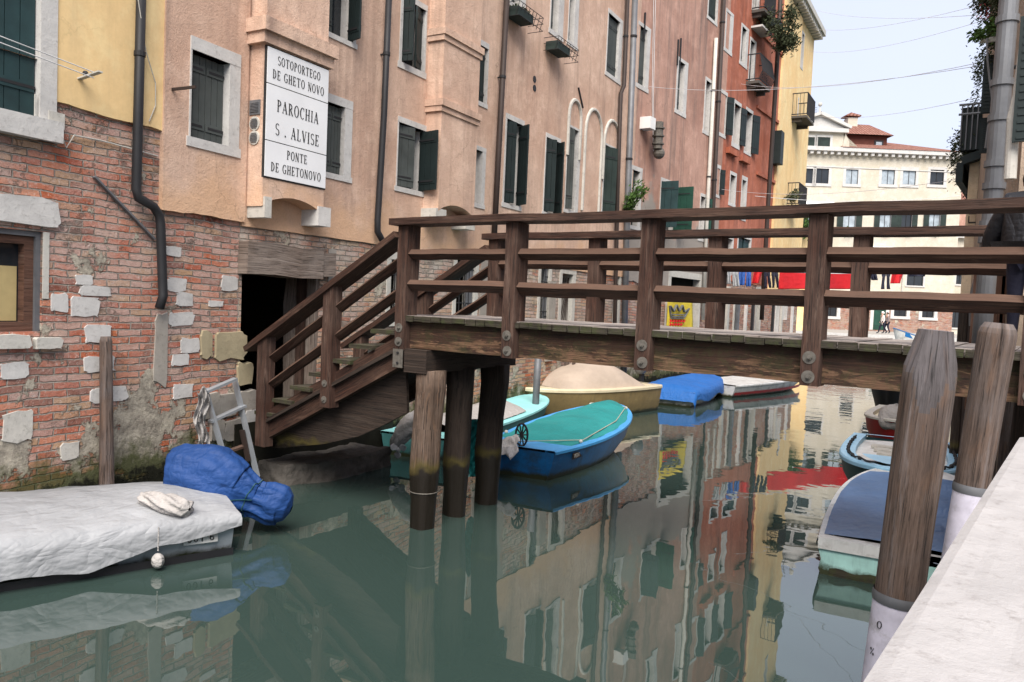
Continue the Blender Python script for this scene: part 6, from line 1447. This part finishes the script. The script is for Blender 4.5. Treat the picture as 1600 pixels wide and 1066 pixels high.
# upper balcony with planters
bx_ = thing('balcony_planter', 'dark balcony planter spilling leggy plants, high on the right-hand house', 'planter', onY(1518, 200, 15.6))
a, b = onY(1507, 175, 15.6), onY(1548, 178, 15.6); zb = onY(1510, 240, 15.6).z
m = MB(); m.abox(a.x, b.x, 15.3, 16.6, zb, a.z); m.build('box', M['shutterb'], bx_)
m = MB(); 
for z in (a.z + .04, a.z - .12): m.tube([(a.x - .05, 15.25, z), (b.x, 15.25, z)], .02, 6)
for k in range(6): x = a.x + (b.x - a.x) * k / 5; m.tube([(x, 15.25, zb), (x, 15.25, a.z + .04)], .012, 5)
m.build('railing', M['zinc'], bx_)
c = onY(1510, 190, 15.5); leaves_mesh('foliage', c, (.3, .4, .62), 3800, .03, M['leafd'], bx_, droop=.3, seed=8)
fo = leaves_mesh('hanging_geranium', onY(1553, 14, 13.0), (.24, .35, .34), 2600, .028, M['leafd'], None, droop=.1, seed=9)
tag(fo, 'dark hanging geranium with reddish flowers at the top of the right-hand house', 'plant')
leaves_mesh('blossom', onY(1549, 14, 12.8), (.2, .3, .25), 60, .022, M['flower'], fo, seed=10)
fo = leaves_mesh('window_plant', onY(1540, 54, 12.4), (.2, .3, .09), 350, .04, M['leaf'], None, seed=12)
tag(fo, 'small green plant on the white bracket beside the grey drainpipe', 'plant')
# upper storey behind the balcony
up_ = thing('right_back_house', 'cream-edged house with dark shutters behind the planters on the right bank', 'house', onY(1545, 300, 17))
def xblock(px0, px1, y0, y1, py_top, py_bot, mat, name, parent):
    a, b = onY(px0, 300, y0), onY(px1, 300, y0); z1 = onY(px0, py_top, y0).z; z0 = onY(px0, py_bot, y0).z if py_bot else -.6
    m = MB(); m.abox(a.x, b.x, y0, y1, z0, z1); return m.build(name, M[mat], parent)
xblock(1533, 1600, 16.8, 22, -200, None, 'beige', 'wall', up_)
for (x0, x1, y0, y1) in ((1536, 1556, 92, 176), (1538, 1558, 20, 78), (1532, 1552, 185, 235)):
    xblock(x0, x1, 16.7, 16.79, y0, y1, 'shutterb', 'shutter', up_)
# the wing with the sloping eaves, lower right
wg = thing('beige_wing', 'small beige wing with a dark sloping roof edge, left of the thick grey drainpipe', 'building', onY(1530, 400, 14.5))
a, b = onY(1512, 300, 14.6), onY(1560, 300, 14.6); zl_, zr_ = onY(1512, 256, 14.6).z, onY(1556, 238, 14.6).z
m = MB(); fr_ = [Vector((a.x, 14.6, -.6)), Vector((b.x, 14.6, -.6)), Vector((b.x, 14.6, zr_)), Vector((a.x, 14.6, zl_))]; bk = [p + Vector((.0, 2.1, 0)) for p in fr_]
m.face(fr_); m.face(bk[::-1]); [m.face([fr_[i], fr_[(i + 1) % 4], bk[(i + 1) % 4], bk[i]]) for i in range(4)]; m.build('wall', M['beige'], wg)
m = MB(); m.beam((a.x - .1, 15.6, zl_ + .02), (b.x + .2, 15.6, zr_ + .12), 2.4, .13); m.beam((a.x - .12, 14.42, zl_ - .16), (a.x - .12, 16.8, zl_ - .16), .1, .3); m.build('roof', M['shutterb'], wg)
m = MB(); 
for z_ in (onY(1520, 334, 14.5).z, onY(1520, 348, 14.5).z): m.tube([(a.x + .05, 14.5, z_), (b.x - .05, 14.5, z_)], .014, 5)
for x_ in (a.x + .05, (a.x + b.x) / 2): m.tube([(x_, 14.5, onY(1520, 348, 14.5).z), (x_, 14.5, onY(1520, 338, 14.5).z)], .01, 5)
m.build('iron_rack', M['brownpipe'], wg)
m = MB(); c_ = onY(1520, 500, 14.5); m.abox(c_.x - .14, c_.x + .14, 14.5, 14.6, -.6, onY(1520, 482, 14.5).z); m.build('brick_pier', M['brickC'], wg)
# timber boards of the bridge-end gate
m = MB()
for k in range(4): x = onY(1528 + k * 15, 480, 9.3).x; m.beam((x, 9.3, 1.6), (x, 9.3, 3.1), .11, .03, up=(0, 1, 0))
tag(m.build('plank_screen', M['frameb']), 'brown upright board screen beyond the bridge rails at the right edge', 'screen')
m = MB(); p = onY(1538, 452, 10.5); m.tube([(p.x, 10.5, 2.45), (p.x, 10.5, 2.78), (p.x + .02, 10.5, 3.3)], [.13, .15, .085], 14); tag(m.build('pipe_hopper', M['zinc'], smooth=True), 'bulging grey pipe hopper seen between the far bridge rails', 'pipe')
for (px, lb) in ((1506, 'darker of two posts by the beige wing'), (1519, 'reddish-brown post next to the beige wing')):
    p = onY(px, 500, 13.5); m = MB(); m.tube([(p.x, 13.5, -.5), (p.x, 13.5, onY(px, 465, 13.5).z)], .075, 10, wob=.1); tag(m.build('mooring_post', M['piled' if px == 1506 else 'brownpipe'], smooth=True), lb, 'post')

# ------------------------------------------------------------------ posts by the left bank
m = MB(); p = onz(840, 640, 0); a = onY(839, 560, 13.2); m.tube([(onY(836, 640, 13.2).x, 13.2, -.3), (onY(842, 545, 13.2).x, 13.2, 2.1)], .07, 12); tag(m.build('metal_post', M['zinc'], smooth=True, merge=True), 'grey metal mooring post between the turquoise boat and the cream boat', 'post')
for (px, lb, r, h, ti) in ((884, 'paler wooden post behind the bow of the cream boat', .06, 2.0, .0), (893, 'thin dark leaning post behind the bow of the cream boat', .04, 1.9, .03)):
    y = 15.6; x = onY(px, 600, y).x; m = MB(); m.tube([(x, y, -.3), (x + ti, y, 1), (x + ti * 2, y, h)], r, 10, wob=.15); tag(m.build('wooden_post', M['greywood'], smooth=True), lb, 'post')
m = MB(); m.tube([onY(850, 612, 15.2), onY(915, 562, 15.8)], .035, 8); tag(m.build('slanting_pole', M['piled'], smooth=True), 'dark slanting pole crossing the two wooden posts', 'pole')

# ------------------------------------------------------------------ yellow banner with a crown
um0, zz1 = WC.uz(1042, 471, .12); um1, zz0 = WC.uz(1081, 511, .12)
ban = MB(); ban.grid(lambda u, v: WC.P(um0 + (um1 - um0) * u, zz0 - .1 + (zz1 + .05 - zz0 + .1) * v, .13 + .03 * math.sin(u * 8 + v * 3)), 14, 10)
bn = tag(ban.build('yellow_banner', M['yellow_cloth'], smooth=True, solid=.004), 'yellow cloth banner with a dark crown and red lettering beyond the bridge rails', 'banner')
bw_, bh_ = um1 - um0, zz1 - zz0
m = MB(); o = .175
def BP(x, y): return WC.P(um0 + bw_ * x, zz0 + bh_ * y, o)
pts = [(.08, .82), (.2, .62), (.3, .88), (.4, .64), (.52, .88), (.6, .62), (.78, .76), (.62, .42), (.1, .42), (.04, .82)]
for i in range(len(pts)): m.beam(BP(*pts[i]), BP(*pts[(i + 1) % len(pts)]), .03, .07, up=WC.n)
m.beam(BP(.1, .36), BP(.62, .36), .03, .05, up=WC.n); m.beam(BP(.14, .5), BP(.6, .5), .03, .05, up=WC.n)
m.build('crown', M['zinc'], bn)
m = MB()
for rr_, yy, n in ((0, .24, 6), (1, .1, 5)):
    for k in range(n): x = .1 + k * .1; m.beam(BP(x, yy - .045), BP(x + .02, yy + .045), .03, .05, up=WC.n); m.beam(BP(x, yy + .04), BP(x + .055, yy), .03, .035, up=WC.n)
m.build('red_lettering', M['red_cloth'], bn)

# ------------------------------------------------------------------ laundry across the canal
def ZLf(px): return 25.5 + (px - 1118) / 332 * 9
la, lbp = onZC(1118, 423, ZLf(1118)), onZC(1450, 427, ZLf(1450))
m = MB(); m.tube([la, la.lerp(lbp, .5) + Vector((0, 0, -.06)), lbp], .012, 5); tag(m.build('laundry_line', M['wirew']), 'line strung across the canal beyond the bridge carrying the washing', 'clothesline')
def hang(x0, x1, y1, mat, nm, label, cat, kind=0, skew=0, seed=0):
    m = MB(); rnd = random.Random(seed)
    def P(u, v):
        w_ = x0 + (x1 - x0) * u; yt = 424; y = yt + (y1 - yt) * v
        sw_ = skew * v
        if kind == 1:      # garment with sleeves: narrow body lower down
            if v > .35: w_ = (x0 + x1) / 2 + (w_ - (x0 + x1) / 2) * .62
        p = onZC(w_ + sw_, y, ZLf(w_)); return p + fwd * (.08 * math.sin(u * 9 + seed) * (.3 + v) + .04 * math.sin(u * 23 + seed * 2) * v)
    m.grid(P, 18, 14); return tag(m.build(nm, M[mat], smooth=True, solid=.01), label, cat)
def trousers(x0, x1, y1, mat, label, seed=0):
    m = MB(); xm = (x0 + x1) / 2
    for s_ in (0, 1):
        def P(u, v):
            a, b = (x0, xm) if s_ == 0 else (xm, x1); w_ = a + (b - a) * u
            if v > .3: w_ = a + (b - a) * (.5 + (u - .5) * .7) + (2 if s_ else -1) * (v - .3)
            return onZC(w_, 424 + (y1 - 424) * v, ZLf(w_)) + fwd * (.05 * math.sin(u * 8 + v * 4 + seed))
        m.grid(P, 8, 12)
    return tag(m.build('trousers', M[mat], smooth=True, solid=.01), label, 'trousers')
hang(1133, 1143, 444, 'grey_cloth', 'shirt', 'grey shirt hanging leftmost on the laundry line', 'shirt', 1, 0, 1)
hang(1144, 1153, 448, 'grey_cloth', 'shirt', 'pale grey shirt hanging beside the blue garments', 'shirt', 0, 2, 2)
hang(1155, 1165, 446, 'blue_cloth', 'towel', 'lighter blue towel on the laundry line', 'towel', 0, -3, 3)
hang(1166, 1174, 448, 'blue_cloth', 'shirt', 'blue shirt hanging left of the small red cloth', 'shirt', 0, -1, 4)
hang(1178, 1192, 443, 'red_cloth', 'towel', 'small red cloth between blue shirt and black trousers', 'towel', 0, -5, 5)
trousers(1194, 1204, 450, 'navy_cloth', 'black trousers just right of the small red cloth', 6)
trousers(1206, 1216, 450, 'navy_cloth', 'black trousers just left of the large red sheet', 7)
hang(1219, 1350, 452, 'red_cloth', 'bed_sheet', 'large bright red sheet on the laundry line behind the bridge post', 'sheet', 0, -2, 8)
hang(1357, 1371, 438, 'navy_cloth', 'shirt', 'small black top hanging right of the large red sheet', 'shirt', 1, 2, 9)
trousers(1377, 1391, 452, 'navy_cloth', 'navy trousers hanging between the black top and the red towel', 10)
hang(1394, 1413, 443, 'red_cloth', 'towel', 'red towel slanting near the right end of the laundry line', 'towel', 0, -5, 11)
hang(1418, 1447, 432, 'navy_cloth', 'shirt', 'dark shirt at the right end of the laundry line', 'shirt', 0, 0, 12)
# ------------------------------------------------------------------ dish, flower boxes, creeper, cables
ds = thing('satellite_dish', 'pale satellite dish above the ochre house balcony', 'satellite dish', onZC(1254, 180, 38))
m = MB(); c = onZC(1255, 180, 38); nd = (EYE - c + Vector((3, 0, 3))).normalized(); e = nd.cross(Vector((0, 0, 1))).normalized(); g = e.cross(nd)
m.grid(lambda u, v: c + (e * math.cos(v * 6.283) + g * math.sin(v * 6.283)) * (.42 * u) - nd * (.1 * (1 - u * u)), 6, 20); m.build('reflector', M['whited'], ds, smooth=True, solid=.015)
m = MB(); m.tube([c - nd * .1, c - nd * .1 + Vector((-.5, 0, -.3))], .03, 6); m.tube([c - g * .4, c + nd * .35], .015, 5); m.build('arm', M['zinc'], ds)
def fbox(W, px, py, label, w_=.62, green=True, seed=1, dep=.28):
    u, z = W.uz(px, py, .2); t = thing('flower_box', label, 'flower box', W.P(u, z, .2))
    m = MB(); m.wbox(W, u - w_ / 2, u + w_ / 2, z - .1, z + .07, .06, .06 + dep); m.build('trough', M['shutter'], t)
    m = MB()
    for zz in (z - .12, z + .02, z + .14): m.tube([W.P(u - w_ / 2 - .03, zz, .0), W.P(u - w_ / 2 - .03, zz, dep + .1), W.P(u + w_ / 2 + .35, zz, dep + .1), W.P(u + w_ / 2 + .35, zz, 0)], .007, 5)
    for k in range(8): uu_ = u - w_ / 2 - .03 + (w_ + .38) * k / 7; m.tube([W.P(uu_, z - .12, dep + .02), W.P(uu_, z + .14, dep + .1)], .006, 5)
    m.build('wire_cage', M['iron'], t)
    if green: leaves_mesh('plants', W.P(u, z + .1, .2), (.12, w_ * .5, .06), 130, .04, M['leafd'], t, seed=seed)
fbox(WB, 812, 24, 'higher and leftmost of two caged flower boxes on the pink house', seed=3)
fbox(WB, 872, 76, 'green flower box in a wire cage on the pink house above the blind arches', seed=4, green=False)
cr = leaves_mesh('window_plant', WC.P(*WC.uz(990, 305, .3), .3), (.25, .35, .5), 600, .06, M['leaf'], None, seed=6)
tag(cr, 'leafy green plant growing from the lowest window of the brown-pink house', 'plant')
cr = leaves_mesh('hanging_creeper', WE.P(*WE.uz(1221, 42, .7), .7), (.55, .9, .6), 2600, .07, M['leafd'], None, droop=.15, seed=14)
tag(cr, 'bushy creeper spilling from the top balcony between the orange and ochre houses', 'plant')
m = MB(); u, z = WE.uz(1217, 30, .5); m.wbox(WE, u - .4, u + .4, z - .35, z - .12, .1, .6); tag(m.build('roof_planter', M['shutterb']), 'dark planter trough holding the bushy creeper at the ochre house', 'planter')
cr = leaves_mesh('balcony_plant', WE.P(*WE.uz(1238, 308, .5), .5), (.3, .5, .3), 300, .07, M['leafd'], None, seed=15)
tag(cr, 'dark plant inside the lower balcony of the ochre house', 'plant')
def cable(p, q, label, sag=.3, r=.012, mt='wire', n=12):
    m = MB(); m.tube([Vector(p).lerp(Vector(q), k / n) + Vector((0, 0, -sag * 4 * (k / n) * (1 - k / n))) for k in range(n + 1)], r, 5); tag(m.build('overhead_cable', M[mt], smooth=True), label, 'cable', 'cables strung over the canal')
def cpx(a, za, b, zb, label, **k): cable(onZC(a[0], a[1], za), onZC(b[0], b[1], zb), label, **k)
cpx((1150, 130), 29, (1560, 92), 13, 'cable crossing the sky from the orange house to the right-hand pipe, upper of a pair', r=.0055)
cpx((985, 132), 23, (1560, 98), 13, 'cable from the brown house window crossing to the right-hand pipe, lower of a pair', r=.0055)
cpx((1262, 178), 40, (1540, 150), 15, 'thin cable rising from the satellite dish across the sky', r=.0055)
cpx((1255, 10), 38, (1600, 18), 13, 'topmost thin cable in the sky', r=.005)
cpx((1262, 44), 38, (1600, -10), 13, 'thin cable slanting up to the right near the top of the sky', r=.005)
cpx((1262, 80), 38, (1560, 25), 15, 'thin cable slanting below the topmost one', r=.005)
cpx((1110, 293), 28, (1525, 276), 16, 'pale cable in front of the palazzo upper windows', r=.005, mt='whited' if False else 'wire')
cpx((1125, 300), 30, (1500, 306), 33, 'pale line sagging in front of the palazzo between its window rows', r=.01, mt='wirew')
# television aerials
for (x, h_) in ((1262, 170), (1268, 160)):
    p = onZC(x, 195, 66); m = MB(); m.tube([p, p + Vector((0, 0, 1.6))], .03, 5); 
    for k in range(4): m.tube([p + Vector((0, 0, 1.0 + k * .15)) - rgt * .4, p + Vector((0, 0, 1.0 + k * .15)) + rgt * .4], .02, 4)
    tag(m.build('television_aerial', M['zinc']), 'thin aerial %s the palazzo pediment' % ('left of' if x == 1262 else 'just touching'), 'aerial')

# ------------------------------------------------------------------ groups of repeats
GR = {'mooring_pole': 'mooring poles by the parapet', 'flower_box': 'caged flower boxes on the pink house', 'television_aerial': 'aerials over the palazzo', 'fender': 'boat fenders', 'trousers': 'trousers on the laundry line',
      'shirt': 'shirts on the laundry line', 'towel': 'towels on the laundry line', 'bridge_pile': 'piles under the right bridge end', 'wooden_post': 'wooden posts by the cream boat', 'boulder': 'stones at the brick corner', 'mooring_post': 'posts by the beige wing'}
for o in S.objects:
    if o.parent is None and o.name.split('.')[0] in GR and 'group' not in o: o['group'] = GR[o.name.split('.')[0]]
